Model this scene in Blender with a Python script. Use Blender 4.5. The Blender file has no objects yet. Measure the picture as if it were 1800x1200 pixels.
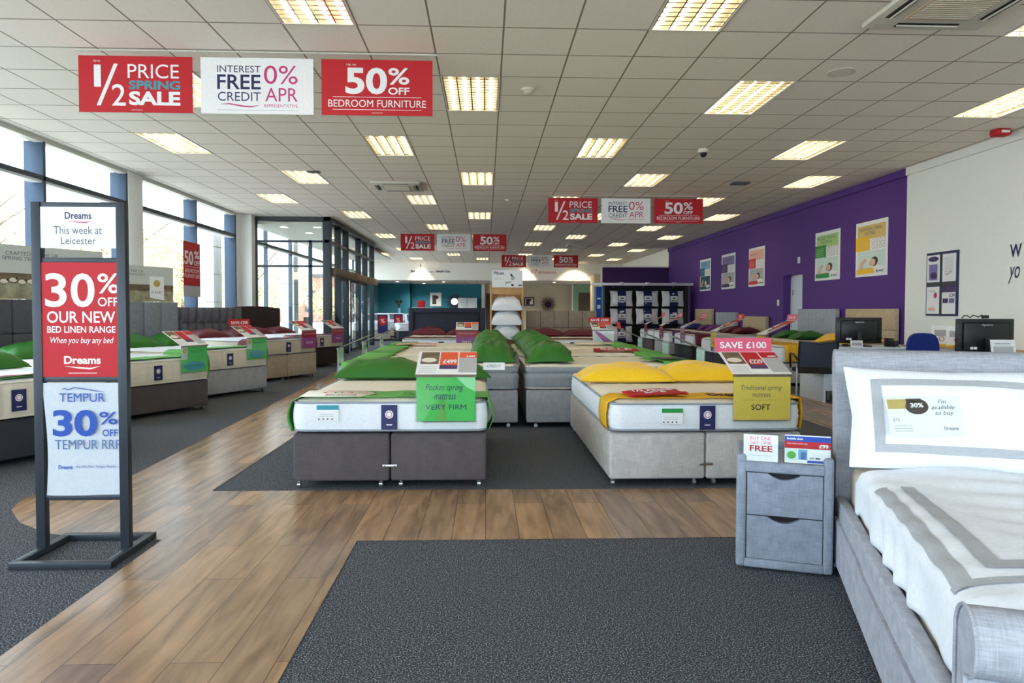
import bpy, bmesh, math, random
from mathutils import Vector, Matrix
PI = math.pi
C = bpy.context.scene.collection
sc = bpy.context.scene
R = math.radians

# ---------------------------------------------------------------- materials
def lin(c):
    return tuple(((x/255)/12.92 if x/255 <= .04045 else ((x/255+.055)/1.055)**2.4) for x in c)
MATS = {}
def mat(name, rgb, rough=.6, metal=0, emit=0, spec=.5, var=0, vscale=60, bump=0, bscale=200, trans=0, sheen=0):
    if name in MATS: return MATS[name]
    m = bpy.data.materials.new(name); m.use_nodes = True; MATS[name] = m
    nt = m.node_tree; b = nt.nodes['Principled BSDF']; c = lin(rgb)
    b.inputs['Base Color'].default_value = (*c, 1); b.inputs['Roughness'].default_value = rough
    b.inputs['Metallic'].default_value = metal; b.inputs['Specular IOR Level'].default_value = spec
    if sheen: b.inputs['Sheen Weight'].default_value = sheen
    if emit:
        b.inputs['Emission Color'].default_value = (*c, 1); b.inputs['Emission Strength'].default_value = emit
    tc = nt.nodes.new('ShaderNodeTexCoord')
    n = nt.nodes.new('ShaderNodeTexNoise'); n.inputs['Scale'].default_value = vscale; n.inputs['Detail'].default_value = 3
    nt.links.new(tc.outputs['Object'], n.inputs['Vector'])
    v = var or .04
    mx = nt.nodes.new('ShaderNodeMapRange'); mx.inputs[1].default_value = .3; mx.inputs[2].default_value = .7
    mx.inputs[3].default_value = 1-v; mx.inputs[4].default_value = 1+v
    nt.links.new(n.outputs['Fac'], mx.inputs[0])
    mu = nt.nodes.new('ShaderNodeVectorMath'); mu.operation = 'SCALE'; mu.inputs[0].default_value = c
    nt.links.new(mx.outputs[0], mu.inputs['Scale']); nt.links.new(mu.outputs[0], b.inputs['Base Color'])
    if bump:
        n2 = nt.nodes.new('ShaderNodeTexNoise'); n2.inputs['Scale'].default_value = bscale
        nt.links.new(tc.outputs['Object'], n2.inputs['Vector'])
        bp = nt.nodes.new('ShaderNodeBump'); bp.inputs['Strength'].default_value = bump; bp.inputs['Distance'].default_value = .01
        nt.links.new(n2.outputs['Fac'], bp.inputs['Height']); nt.links.new(bp.outputs[0], b.inputs['Normal'])
    return m
def glass(name, tint=(1, 1, 1), gl=.06, rough=0):
    m = bpy.data.materials.new(name); m.use_nodes = True; MATS[name] = m; nt = m.node_tree
    nt.nodes.remove(nt.nodes['Principled BSDF'])
    t = nt.nodes.new('ShaderNodeBsdfTransparent'); t.inputs[0].default_value = (*tint, 1)
    g = nt.nodes.new('ShaderNodeBsdfGlossy'); g.inputs['Roughness'].default_value = rough
    lw = nt.nodes.new('ShaderNodeLayerWeight'); lw.inputs[0].default_value = .5; f = nt.nodes.new('ShaderNodeMath'); f.operation = 'POWER'; f.inputs[1].default_value = 5
    nt.links.new(lw.outputs['Facing'], f.inputs[0])
    mp = nt.nodes.new('ShaderNodeMath'); mp.operation = 'MULTIPLY_ADD'; mp.inputs[1].default_value = .45; mp.inputs[2].default_value = gl*.3
    x = nt.nodes.new('ShaderNodeMixShader')
    nt.links.new(f.outputs[0], mp.inputs[0]); nt.links.new(mp.outputs[0], x.inputs[0])
    nt.links.new(t.outputs[0], x.inputs[1]); nt.links.new(g.outputs[0], x.inputs[2])
    nt.links.new(x.outputs[0], nt.nodes['Material Output'].inputs[0])
    return m
def weave(name, rgb, scale=230, amt=.16, rough=.85):
    """woven upholstery cloth: two crossed stretched noises"""
    m = mat(name, rgb, rough=rough); nt = m.node_tree; b = nt.nodes['Principled BSDF']
    tc = nt.nodes.new('ShaderNodeTexCoord'); outs = []
    for s in ((1, .06, .06), (.06, .06, 1), (.06, 1, .06)):
        mp = nt.nodes.new('ShaderNodeMapping'); mp.inputs['Scale'].default_value = s
        n = nt.nodes.new('ShaderNodeTexNoise'); n.inputs['Scale'].default_value = scale; n.inputs['Detail'].default_value = 1
        nt.links.new(tc.outputs['Object'], mp.inputs[0]); nt.links.new(mp.outputs[0], n.inputs['Vector']); outs.append(n.outputs['Fac'])
    a = nt.nodes.new('ShaderNodeMath'); a.operation = 'ADD'; nt.links.new(outs[0], a.inputs[0]); nt.links.new(outs[1], a.inputs[1])
    a2 = nt.nodes.new('ShaderNodeMath'); a2.operation = 'ADD'; nt.links.new(a.outputs[0], a2.inputs[0]); nt.links.new(outs[2], a2.inputs[1])
    mr = nt.nodes.new('ShaderNodeMapRange'); mr.inputs[1].default_value = 1.1; mr.inputs[2].default_value = 1.9
    mr.inputs[3].default_value = 1-amt; mr.inputs[4].default_value = 1+amt
    nt.links.new(a2.outputs[0], mr.inputs[0])
    mu = nt.nodes.new('ShaderNodeVectorMath'); mu.operation = 'SCALE'; mu.inputs[0].default_value = lin(rgb)
    nt.links.new(mr.outputs[0], mu.inputs['Scale']); nt.links.new(mu.outputs[0], b.inputs['Base Color'])
    return m
def brickmat(name, c1, c2, mortar, bw, rh, ms, off=.5, loc=(0, 0, 0), rot=(0, 0, 0), rough=.7, grain=0, spec=.5):
    m = mat(name, c1, rough=rough, spec=spec); nt = m.node_tree; b = nt.nodes['Principled BSDF']
    g = nt.nodes.new('ShaderNodeNewGeometry'); mp = nt.nodes.new('ShaderNodeMapping'); mp.vector_type = 'TEXTURE'
    mp.inputs['Location'].default_value = loc; mp.inputs['Rotation'].default_value = rot
    nt.links.new(g.outputs['Position'], mp.inputs[0])
    br = nt.nodes.new('ShaderNodeTexBrick'); br.offset = off; br.squash = 1
    br.inputs['Scale'].default_value = 1; br.inputs['Mortar Size'].default_value = ms; br.inputs['Mortar Smooth'].default_value = 0
    br.inputs['Bias'].default_value = 0; br.inputs['Brick Width'].default_value = bw; br.inputs['Row Height'].default_value = rh
    for k, c in (('Color1', c1), ('Color2', c2), ('Mortar', mortar)): br.inputs[k].default_value = (*lin(c), 1)
    nt.links.new(mp.outputs[0], br.inputs['Vector'])
    mp2 = nt.nodes.new('ShaderNodeMapping'); mp2.inputs['Scale'].default_value = (2.2, 16, 1) if grain else (90, 90, 90)
    nt.links.new(mp.outputs[0], mp2.inputs[0])
    n = nt.nodes.new('ShaderNodeTexNoise'); n.inputs['Scale'].default_value = 1; n.inputs['Detail'].default_value = 5
    n.inputs['Distortion'].default_value = .6 if grain else 0
    nt.links.new(mp2.outputs[0], n.inputs['Vector'])
    mr = nt.nodes.new('ShaderNodeMapRange'); mr.inputs[1].default_value = .3; mr.inputs[2].default_value = .7
    a = grain or .05; mr.inputs[3].default_value = 1-a; mr.inputs[4].default_value = 1+a
    nt.links.new(n.outputs['Fac'], mr.inputs[0])
    mu = nt.nodes.new('ShaderNodeVectorMath'); mu.operation = 'SCALE'
    nt.links.new(br.outputs['Color'], mu.inputs[0]); nt.links.new(mr.outputs[0], mu.inputs['Scale'])
    nt.links.new(mu.outputs[0], b.inputs['Base Color'])
    return m

M = dict(
 white=mat('white_paint', (226, 226, 224), .6), wall_white=mat('wall_white', (243, 242, 238), .8),
 cream=mat('wall_cream', (205, 190, 165), .8), purple=mat('wall_purple', (84, 46, 128), .75, var=.05),
 dpurple=mat('wall_plum', (62, 22, 84), .75), teal=mat('wall_teal', (50, 128, 148), .8), green_wall=mat('wall_green', (138, 172, 140), .8),
 charcoal=mat('charcoal_metal', (52, 58, 66), .4, metal=.3), steelblue=mat('window_fin', (56, 74, 96), .5, metal=.2),
 darkframe=mat('dark_frame', (46, 56, 66), .45), chrome=mat('chrome', (200, 203, 206), .2, metal=1),
 alu=mat('brushed_alu', (190, 192, 195), .35, metal=.9), black=mat('black_plastic', (16, 16, 19), .35), bronze=mat('operator_case', (112, 100, 88), .45, metal=.4),
 paper=mat('paper_white', (236, 236, 238), .55), red=mat('sign_red', (188, 10, 28), .6), pink=mat('sign_pink', (196, 52, 116), .5),
 hotpink=mat('topper_pink', (226, 84, 118), .45), navy=mat('ink_navy', (28, 32, 84), .5), ink=mat('ink_grey', (88, 92, 104), .6),
 blue=mat('ink_blue', (20, 70, 168), .5), mblue=mat('ink_midblue', (74, 104, 158), .5), tealink=mat('ink_teal', (44, 150, 166), .5), orange=mat('sheet_orange', (226, 84, 44), .5),
 greenf=mat('flyer_green', (62, 186, 76), .4), yellowf=mat('flyer_yellow', (232, 204, 86), .6), purplef=mat('flyer_purple', (160, 76, 150), .45),
 crimf=mat('flyer_crimson', (172, 32, 70), .45), lgreen=mat('flyer_light', (150, 222, 160), .4), skin=mat('print_skin', (226, 182, 160), .6), hair=mat('print_hair', (60, 44, 38), .6),
 beigep=mat('print_beige', (196, 176, 146), .6), greyp=mat('print_grey', (176, 176, 180), .6), brownp=mat('print_brown', (110, 92, 70), .7, var=.4, vscale=14),
 field=mat('print_field', (150, 144, 118), .7, var=.35, vscale=9), skyp=mat('print_sky', (196, 200, 196), .7), gold=mat('print_gold', (190, 164, 90), .6),
 pgreen=mat('poster_green', (170, 206, 130), .5), pgreen2=mat('poster_green_dark', (24, 142, 60), .5), pyel=mat('poster_sand', (214, 186, 112), .5), pyel2=mat('poster_yellow', (240, 192, 22), .5),
 pred=mat('poster_rose', (232, 176, 160), .5), pred2=mat('poster_red', (206, 34, 44), .5), plil=mat('poster_lilac', (126, 112, 170), .5), plil2=mat('poster_plum', (62, 40, 96), .5),
 pblu=mat('poster_sky', (112, 172, 214), .5), pblu2=mat('poster_petrol', (22, 84, 112), .5), offerbg=mat('offer_panel', (196, 202, 210), .5), pale=mat('poster_pale', (206, 226, 222), .5),
 mwhite=mat('ticking_white', (232, 236, 242), .8, bump=.15, bscale=120), mcream=mat('ticking_cream', (226, 216, 196), .85, bump=.15, bscale=90),
 mbeige=mat('ticking_beige', (206, 196, 174), .85, bump=.1), mgrey=weave('ticking_grey', (150, 154, 162), 260, .1),
 topcream=mat('top_cream', (232, 224, 208), .85, bump=.2, bscale=60), piping=mat('piping_grey', (150, 158, 168), .7), sheet=mat('bed_sheet_white', (226, 230, 240), .85, bump=.12, bscale=40),
 base_taupe=weave('base_taupe', (84, 76, 78)), base_grey=weave('base_grey', (168, 168, 174)), base_stone=weave('base_stone', (192, 186, 182)),
 base_beige=weave('base_beige', (184, 170, 150)), base_choc=weave('base_choc', (48, 38, 38)), base_char=weave('base_char', (46, 48, 56)), base_navy=weave('base_navy', (36, 46, 62)),
 base_blk=weave('base_black', (34, 38, 46)), hb_grey=weave('headboard_grey', (124, 128, 138)), hb_char=weave('headboard_char', (78, 76, 82)), hb_mid=weave('headboard_midgrey', (92, 90, 96)),
 hb_navy=weave('headboard_navy', (42, 44, 60)), hb_tan=weave('headboard_tan', (142, 128, 112)), hb_sand=weave('headboard_sand', (188, 170, 142)), hb_ice=weave('headboard_ice', (160, 166, 176)),
 sleigh=weave('sleigh_linen', (168, 170, 180), 300, .2), sleigh2=weave('chest_linen', (140, 147, 162), 300, .22),
 pil_green=mat('satin_green', (34, 104, 24), .45), pil_yel=mat('satin_yellow', (250, 200, 10), .5, sheen=.2), pil_mar=mat('satin_maroon', (92, 8, 34), .5),
 pil_nav=mat('satin_navy', (30, 38, 110), .5), pil_pur=mat('satin_purple', (108, 40, 118), .5), pil_white=mat('pillow_white', (236, 238, 242), .8, bump=.1, bscale=30),
 run_green=mat('runner_green', (96, 170, 74), .6), run_yel=mat('runner_yellow', (232, 176, 14), .6), run_mar=mat('runner_maroon', (106, 20, 44), .6), run_pur=mat('runner_purple', (84, 34, 104), .6), run_nav=mat('runner_navy', (30, 50, 100), .6),
 linen=mat('linen_white', (240, 243, 250), .85, bump=.25, bscale=9), band=weave('linen_band', (176, 178, 182), 300, .08), wood=mat('beech', (196, 150, 96), .5, var=.12, vscale=12),
 ceilmetal=mat('diffuser_case', (210, 206, 194), .5), louvre=mat('louvre_alu', (215, 212, 200), .16, metal=1), tube=mat('fluorescent_tube', (255, 238, 206), .5, emit=9),
 down=mat('downlight_lens', (255, 236, 205), .5, emit=9), smoke=mat('device_white', (214, 206, 192), .5), rubber=mat('rubber_black', (24, 24, 26), .8),
 chairblue=weave('chair_blue', (14, 40, 128)), mesh=mat('chair_mesh', (44, 52, 66), .8), seatblk=mat('chair_seat', (30, 24, 24), .9), desk=mat('desk_white', (214, 222, 232), .5),
 asphalt=mat('outside_paving', (190, 188, 184), .9, var=.1, vscale=1), leaf=mat('leaf_pale', (206, 192, 150), .9, var=.3, vscale=2), bark=mat('bark', (120, 104, 88), .9), hedge=mat('hedge_leaf', (160, 164, 112), .9, var=.3, vscale=2),
 brown_door=mat('door_walnut', (76, 62, 54), .6, var=.15, vscale=6), rackblk=mat('rack_black', (14, 14, 18), .7), plastic_wrap=mat('wrap_plastic', (238, 234, 236), .25), mirror=mat('mirror_silver', (220, 220, 224), .05, metal=1),
 dmirror=mat('dark_spike', (40, 34, 40), .4), greenled=mat('exit_green', (30, 170, 90), .5, emit=1.2), ledwarm=mat('spot_lens', (255, 226, 170), .5, emit=20), tan=mat('tan_panel', (150, 124, 100), .6),
)
M['glass'] = glass('window_glass', (.97, .99, .98)); M['acrylic'] = glass('clear_acrylic', (.985, 1, .99), .12, .03); M['clear_bag'] = glass('clear_bag', (.95, .96, .97), .5, .12)
M['ceiling'] = brickmat('ceiling_tile', (238, 229, 217), (235, 226, 214), (140, 128, 112), .6, .6, .008, off=0, loc=(.144, 5.78, 0), rough=.85, spec=.2)
M['wood_floor'] = brickmat('wood_plank', (172, 134, 98), (134, 108, 88), (84, 64, 52), 1.22, .184, .0018, off=.37, rot=(0, 0, PI/2), rough=.26, grain=.34, spec=.5)
M['brick'] = brickmat('outside_brick', (176, 108, 76), (156, 92, 68), (190, 176, 160), .22, .075, .01, rot=(PI/2, 0, 0), rough=.9)
def carpet():
    m = mat('carpet', (64, 66, 74), .95, spec=.1); nt = m.node_tree; b = nt.nodes['Principled BSDF']
    g = nt.nodes.new('ShaderNodeNewGeometry')
    n = nt.nodes.new('ShaderNodeTexNoise'); n.inputs['Scale'].default_value = 170; n.inputs['Detail'].default_value = 2
    nt.links.new(g.outputs['Position'], n.inputs['Vector'])
    cr = nt.nodes.new('ShaderNodeValToRGB'); e = cr.color_ramp.elements
    e[0].position = .36; e[0].color = (*lin((40, 42, 47)), 1); e[1].position = .70; e[1].color = (*lin((178, 182, 192)), 1)
    k = e.new(.54); k.color = (*lin((76, 79, 86)), 1)
    nt.links.new(n.outputs['Fac'], cr.inputs[0]); nt.links.new(cr.outputs[0], b.inputs['Base Color'])
    bp = nt.nodes.new('ShaderNodeBump'); bp.inputs['Strength'].default_value = .2; bp.inputs['Distance'].default_value = .003
    nt.links.new(n.outputs['Fac'], bp.inputs['Height']); nt.links.new(bp.outputs[0], b.inputs['Normal'])
    return m
M['carpet'] = carpet()

# ---------------------------------------------------------------- mesh builder
class MB:
    def __init__(s): s.v = []; s.f = []; s.mi = []; s.mats = []
    def _m(s, m):
        m = M[m] if isinstance(m, str) else m
        if m not in s.mats: s.mats.append(m)
        return s.mats.index(m)
    def add(s, vs, fs, m, T=None):
        o = len(s.v); i = s._m(m)
        s.v += [(T @ Vector(v))[:] if T else tuple(v) for v in vs]
        for f in fs: s.f.append([o+k for k in f]); s.mi.append(i)
        return s
    def box(s, x0, x1, y0, y1, z0, z1, m, bev=0, seg=2, T=None):
        vs = [(x, y, z) for x in (x0, x1) for y in (y0, y1) for z in (z0, z1)]
        fs = [(0, 1, 3, 2), (4, 6, 7, 5), (0, 4, 5, 1), (2, 3, 7, 6), (0, 2, 6, 4), (1, 5, 7, 3)]
        if not bev: return s.add(vs, fs, m, T)
        bm = bmesh.new(); bv = [bm.verts.new(v) for v in vs]
        for f in fs: bm.faces.new([bv[k] for k in f])
        bmesh.ops.bevel(bm, geom=bm.edges[:], offset=bev, segments=seg, profile=.5, affect='EDGES')
        bm.verts.index_update()
        r = s.add([v.co[:] for v in bm.verts], [[v.index for v in f.verts] for f in bm.faces], m, T); bm.free(); return r
    def grid(s, fn, nu, nv, m, cu=False, cv=False, T=None):
        vs = [fn(i/nu, j/nv) for i in range(nu+(not cu)) for j in range(nv+(not cv))]
        W = nv+(not cv); NU = nu+(not cu); fs = []
        for i in range(nu):
            for j in range(nv):
                a, b = i, (i+1) % NU; c, d = j, (j+1) % W
                fs.append((a*W+c, b*W+c, b*W+d, a*W+d))
        return s.add(vs, fs, m, T)
    def tube(s, pts, r, m, n=8, closed=False, T=None):
        pts = [Vector(p) for p in pts]; N = len(pts); vs = []; fs = []; up = None
        for i, p in enumerate(pts):
            a = pts[(i-1) % N] if (closed or i) else p; b = pts[(i+1) % N] if (closed or i < N-1) else p
            t = (b-a).normalized()
            if up is None: up = Vector((0, 0, 1)) if abs(t.z) < .9 else Vector((1, 0, 0))
            u = t.cross(up).normalized(); w = u.cross(t).normalized(); up = w
            rr = r[i] if isinstance(r, (list, tuple)) else r
            vs += [(p+(u*math.cos(2*PI*k/n)+w*math.sin(2*PI*k/n))*rr)[:] for k in range(n)]
        for i in range(N if closed else N-1):
            j = (i+1) % N
            for k in range(n): fs.append((i*n+k, j*n+k, j*n+(k+1) % n, i*n+(k+1) % n))
        if not closed: fs += [list(range(n)), list(range((N-1)*n, N*n))[::-1]]
        return s.add(vs, fs, m, T)
    def poly(s, pts, m, z=0, t=.0004, T=None):
        """flat shape in local xy, standing t proud of z"""
        n = len(pts); vs = [(x, y, z+t) for x, y in pts]+[(x, y, z) for x, y in pts]
        return s.add(vs, [list(range(n))]+[(k, k+n, (k+1) % n+n, (k+1) % n) for k in range(n)], m, T)
    def rect(s, x0, y0, x1, y1, m, z=0, t=.0004, T=None): return s.poly([(x0, y0), (x1, y0), (x1, y1), (x0, y1)], m, z, t, T)
    def disc(s, cx, cy, rx, ry, m, z=0, t=.0004, n=28, a=0, T=None):
        return s.poly([(cx+rx*math.cos(2*PI*k/n)*math.cos(a)-ry*math.sin(2*PI*k/n)*math.sin(a), cy+rx*math.cos(2*PI*k/n)*math.sin(a)+ry*math.sin(2*PI*k/n)*math.cos(a)) for k in range(n)], m, z, t, T)
    def ball(s, c, r, m, n=16, T=None):
        r = r if isinstance(r, tuple) else (r, r, r)
        return s.grid(lambda u, v: (c[0]+r[0]*math.cos(2*PI*u)*math.sin(PI*v), c[1]+r[1]*math.sin(2*PI*u)*math.sin(PI*v), c[2]+r[2]*math.cos(PI*v)), n, n//2, m, cu=True, T=T)
    def text(s, txt, x0, y0, x1, y1, m, z=0, bold=0, shear=0, t=.0004, T=None):
        """lettering fitted to a box"""
        cu = bpy.data.curves.new('t', 'FONT'); cu.body = txt; cu.align_x = 'CENTER'; cu.offset = 0 if 'M' in txt else bold; cu.shear = shear; cu.resolution_u = 4; cu.space_line = .95
        ob = bpy.data.objects.new('t', cu); me = bpy.data.meshes.new_from_object(ob)
        co = [v.co.copy() for v in me.vertices]
        if co:
            ax, bx = min(c.x for c in co), max(c.x for c in co); ay, by = min(c.y for c in co), max(c.y for c in co)
            vs = [(x0+(c.x-ax)/(bx-ax)*(x1-x0), y0+(c.y-ay)/(by-ay)*(y1-y0), z+t) for c in co]
            s.add(vs, [list(p.vertices) for p in me.polygons], m, T)
        bpy.data.objects.remove(ob); bpy.data.curves.remove(cu); bpy.data.meshes.remove(me); return s
    def build(s, name, parent=None, loc=(0, 0, 0), rot=(0, 0, 0), smooth=40, **tags):
        me = bpy.data.meshes.new(name); me.from_pydata(s.v, [], s.f); me.update()
        for m in s.mats: me.materials.append(m)
        me.polygons.foreach_set('material_index', s.mi)
        if smooth:
            me.polygons.foreach_set('use_smooth', [True]*len(me.polygons)); me.set_sharp_from_angle(angle=R(smooth))
        o = bpy.data.objects.new(name, me); C.objects.link(o); o.location = loc; o.rotation_euler = rot
        if parent: o.parent = parent
        for k, v in tags.items(): o[k] = v
        return o
def empty(name, loc, rz=0, **tags):
    o = bpy.data.objects.new(name, None); C.objects.link(o); o.location = loc; o.rotation_euler = rz if isinstance(rz, tuple) else (0, 0, rz)
    o.empty_display_size = .1
    for k, v in tags.items(): o[k] = v
    return o
def copy_tree(o, parent=None, kids=None):
    c = o.copy(); C.objects.link(c)
    if parent: c.parent = parent
    for ch in [x for x in o.children]: copy_tree(ch, c)
    return c
def struct(mb, name, **k): return mb.build(name, kind='structure', **k)
def local(p, rz, q):
    """point q given in the frame (p, rz) -> world"""
    return (p[0]+q[0]*math.cos(rz)-q[1]*math.sin(rz), p[1]+q[0]*math.sin(rz)+q[1]*math.cos(rz), q[2])
rnd = random.Random(4)

# ---------------------------------------------------------------- camera, world, exposure
cam = bpy.data.cameras.new('camera'); co = bpy.data.objects.new('camera', cam); C.objects.link(co); sc.camera = co
co.location = (0, 0, 1.24); cam.sensor_width = 36; cam.lens = 1222/1800*36; cam.shift_y = -18.2/1800; cam.clip_start = .05; cam.clip_end = 500
yaw, pit, rol = .0376, .030, .0023
f = Vector((math.sin(yaw)*math.cos(pit), math.cos(yaw)*math.cos(pit), -math.sin(pit))); r0 = Vector((math.cos(yaw), -math.sin(yaw), 0)); u0 = r0.cross(f)
rr = r0*math.cos(rol)+u0*math.sin(rol); uu = u0*math.cos(rol)-r0*math.sin(rol)
co.rotation_euler = Matrix((rr, uu, -f)).transposed().to_euler()
w = bpy.data.worlds.new('sky'); sc.world = w; w.use_nodes = True
w.node_tree.nodes['Background'].inputs[0].default_value = (.74, .87, 1.0, 1); w.node_tree.nodes['Background'].inputs[1].default_value = 3.6
sc.view_settings.view_transform = 'Standard'; sc.view_settings.look = 'None'; sc.view_settings.gamma = 1; sc.view_settings.exposure = .78
sc.view_settings.use_curve_mapping = False
sn = bpy.data.lights.new('sun', 'SUN'); sn.energy = 9; sn.angle = .02; sn.color = (1, .96, .88); so = bpy.data.objects.new('sun', sn); C.objects.link(so); so.rotation_euler = (R(-12), R(38), 0)
H = 3.56; WL = -6.0; WR = 6.85; YB = -3.5; YF = 40.0

# ---------------------------------------------------------------- shell
b = MB()
b.add([(WL-.3, YB, 0), (WR+.6, YB, 0), (WR+.6, YF+.3, 0), (WL-.3, YF+.3, 0)], [(0, 1, 2, 3)], 'carpet')
wz = .003
wood1 = [(-1.68, YB), (-.69, YB), (-.69, 3.72), (4.6, 3.72), (4.6, 4.74), (-1.87, 4.78), (-1.87, 34), (-3.0, 34), (-3.0, 14), (-2.63, 5.22), (-2.95, 4.95), (-3.03, 4.62), (-2.92, 4.36), (-2.7, 4.1), (-2.42, 3.9), (-2.14, 3.8), (-1.74, 3.77)]
wood2 = [(3.62, 4.74), (4.6, 4.74), (4.6, 30), (3.62, 30)]
for wp in (wood1, wood2): b.add([(x, y, wz) for x, y in wp], [list(range(len(wp)))], 'wood_floor')
struct(b, 'floor', smooth=0)

LIGHTS = []
for c, r in [(c, r) for c in (-8, -3, 2, 7) for r in (-10, -2, 6, 14, 22, 30, 38)]+[(c, r) for c in (-6, -1, 4, 9) for r in (-6, 2, 10, 18, 26, 34, 42)]:
    if (c, r) in ((-8, 22), (-8, 18), (-8, 30), (-8, -10), (7, -10), (9, -6), (2, -10), (-3, -10), (-6, -6), (-1, -6), (4, -6)): continue
    LIGHTS.append((c, r))
holes = {(c, r+k) for c, r in LIGHTS for k in (0, 1)}
b = MB(); X0, Y0 = .144, 5.78
c0, c1 = -11, 11; r0_, r1_ = -16, 48
for c in range(c0, c1+1):
    xa = max(X0+.6*c, WL-.3); xb = min(X0+.6*(c+1), WR+.02)
    r = r0_
    while r < r1_:
        if (c, r) in holes: r += 1; continue
        e = r
        while e < r1_ and (c, e) not in holes: e += 1
        b.add([(xa, Y0+.6*r, H), (xb, Y0+.6*r, H), (xb, Y0+.6*e, H), (xa, Y0+.6*e, H)], [(3, 2, 1, 0)], 'ceiling'); r = e
struct(b, 'ceiling', smooth=0)
b = MB(); b.add([(WL-.3, 34.58, 2.72), (WR, 34.58, 2.72), (WR, YF+.1, 2.72), (WL-.3, YF+.1, 2.72)], [(3, 2, 1, 0)], 'ceiling'); struct(b, 'ceiling_rear', smooth=0)
b = MB(); b.box(WL-.4, WR+.6, YB-.3, YF+.4, H+.35, H+.5, 'white'); struct(b, 'ceiling_slab')

# right wall: white, purple with a door recess, white again
b = MB(); b.box(WR-.02, WR+.25, YB, 11.1, 0, H, 'wall_white')
b.box(WR, WR+.25, 11.1, 14.83, 0, H, 'purple'); b.box(WR, WR+.25, 15.81, 25.9, 0, H, 'purple'); b.box(WR, WR+.25, 14.83, 15.81, 2.05, H, 'purple')
b.box(WR, WR+.25, 25.9, YF, 0, H, 'wall_white'); struct(b, 'wall_right')
b = MB(); b.box(WR-.045, WR, 11.08, 25.9, H-.13, H-.002, 'purple', .008); struct(b, 'trim_1')
b = MB(); b.box(WR-.065, WR-.02, YB, 11.08, H-.13, H-.002, 'wall_white', .008); struct(b, 'trim_2')
b = MB(); b.box(WR-.014, WR, 11.1, 14.83, 0, .12, 'purple'); b.box(WR-.014, WR, 15.81, 25.9, 0, .12, 'purple'); struct(b, 'baseboard_right')
d = MB(); d.box(WR+.2, WR+.24, 14.83, 15.81, 0, 2.05, 'desk'); d.box(WR+.18, WR+.2, 15.74, 15.81, 0, 2.05, 'white'); d.box(WR+.18, WR+.2, 14.83, 15.81, 1.99, 2.05, 'white'); do = struct(d, 'door_1')
h = MB(); h.box(WR+.15, WR+.2, 14.9, 15.02, .98, 1.01, 'chrome', .005); h.build('door_handle', do)
hg = MB(); hg.box(WR+.185, WR+.199, 15.7, 15.73, 1.6, 1.72, 'chrome', .003); hg.box(WR+.185, WR+.199, 15.7, 15.73, .3, .42, 'chrome', .003); hg.build('hinge', do)
# purple stub partition
b = MB(); b.box(4.35, WR, 25.9, 26.05, 0, 2.85, 'dpurple'); b.box(4.33, WR, 25.88, 26.07, 2.85, 2.89, 'white'); b.box(4.31, 4.35, 25.89, 26.06, 0, 2.89, 'white'); struct(b, 'wall_partition')
# bulkhead and far end
b = MB(); b.box(WL-.2, WR, 34.5, 34.62, 2.72, H, 'wall_white'); struct(b, 'wall_bulkhead')
b = MB(); b.box(WL-.6, -4.2, 39.2, 39.5, 0, 2.72, 'teal'); b.box(-4.2, -.25, YF, YF+.2, 0, 2.72, 'teal'); b.box(-4.24, -4.2, 39.2, YF, 0, 2.72, 'teal')
b.box(-.06, 4.95, YF, YF+.2, 0, 2.72, 'cream'); b.box(4.95, WR, YF-.4, YF+.2, 0, 2.72, 'green_wall'); b.box(-.25, -.06, YF-.3, YF+.2, 0, 2.72, 'wall_white'); struct(b, 'wall_back')
b = MB(); b.box(4.9, 4.98, YF-.46, YF-.4, 0, 2.72, 'white'); b.box(5.0, WR, YF-.44, YF-.4, 2.62, 2.7, 'green_wall'); struct(b, 'trim_3')
b = MB(); b.box(5.3, 6.4, YF-.46, YF-.4, 0, 2.25, 'brown_door'); struct(b, 'door_2')
b = MB(); b.box(.0, .6, YF-.04, YF-.001, 0, 2.2, 'brown_door'); struct(b, 'door_3')
b = MB(); b.box(5.2, 5.36, 33.0, 34.5, 0, 2.95, 'cream'); b.box(5.16, WR, 32.95, 33.0, 0, 2.95, 'cream'); b.box(5.13, WR, 32.9, 33.02, 2.95, 3.0, 'white'); struct(b, 'wall_nook')

# ---- left glazed wall
fins = [-2.0, .4, 2.75, 5.1, 7.42, 9.78, 11.95, 14.75, 17.0]
fin_o = []
b = MB()
for y in fins: b.box(WL-.26, WL, y-.06, y, 0, H-.04, 'steelblue', .004)
for y in (12.43, 19.4, 21.8, 24.2, 27, 29.5, 32): b.box(WL-(.26 if y < 13 else .1), WL, y-.03, y+.03, 0, H-.04, 'steelblue')
for ya, yb in ((YB, 11.95), (12.4, 17.0), (17.6, 34.5)):
    b.box(WL-.1, WL, ya, yb, 2.99, 3.05, 'darkframe'); b.box(WL-.16, WL-.02, ya, yb, 2.955, 2.99, 'white')
    b.box(WL-.12, WL, ya, yb, 0, .1, 'darkframe'); b.box(WL-.12, WL-.0, ya, yb, H-.06, H, 'ceilmetal')
wf = struct(b, 'window_1')
g = MB(); g.box(WL-.14, WL-.13, YB, 11.95, .1, H-.05, 'glass'); g.box(WL-.14, WL-.13, 12.4, 17.02, .1, H-.05, 'glass'); g.box(WL-.14, WL-.13, 17.6, 34.5, .1, H-.05, 'glass'); g.build('pane', wf)
b = MB(); b.box(WL-.3, WL+.02, 11.95, 12.42, 0, H, 'wall_white', .004); b.box(WL-.3, WL+.02, 17.02, 17.58, 0, H, 'wall_white', .004); b.box(WL-.02, WL+.27, 17.3, 17.56, 0, H, 'wall_white', .004)
b.box(WL-.3, WL, 34.5, YF, 0, 2.72, 'teal'); struct(b, 'wall_left')
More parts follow.
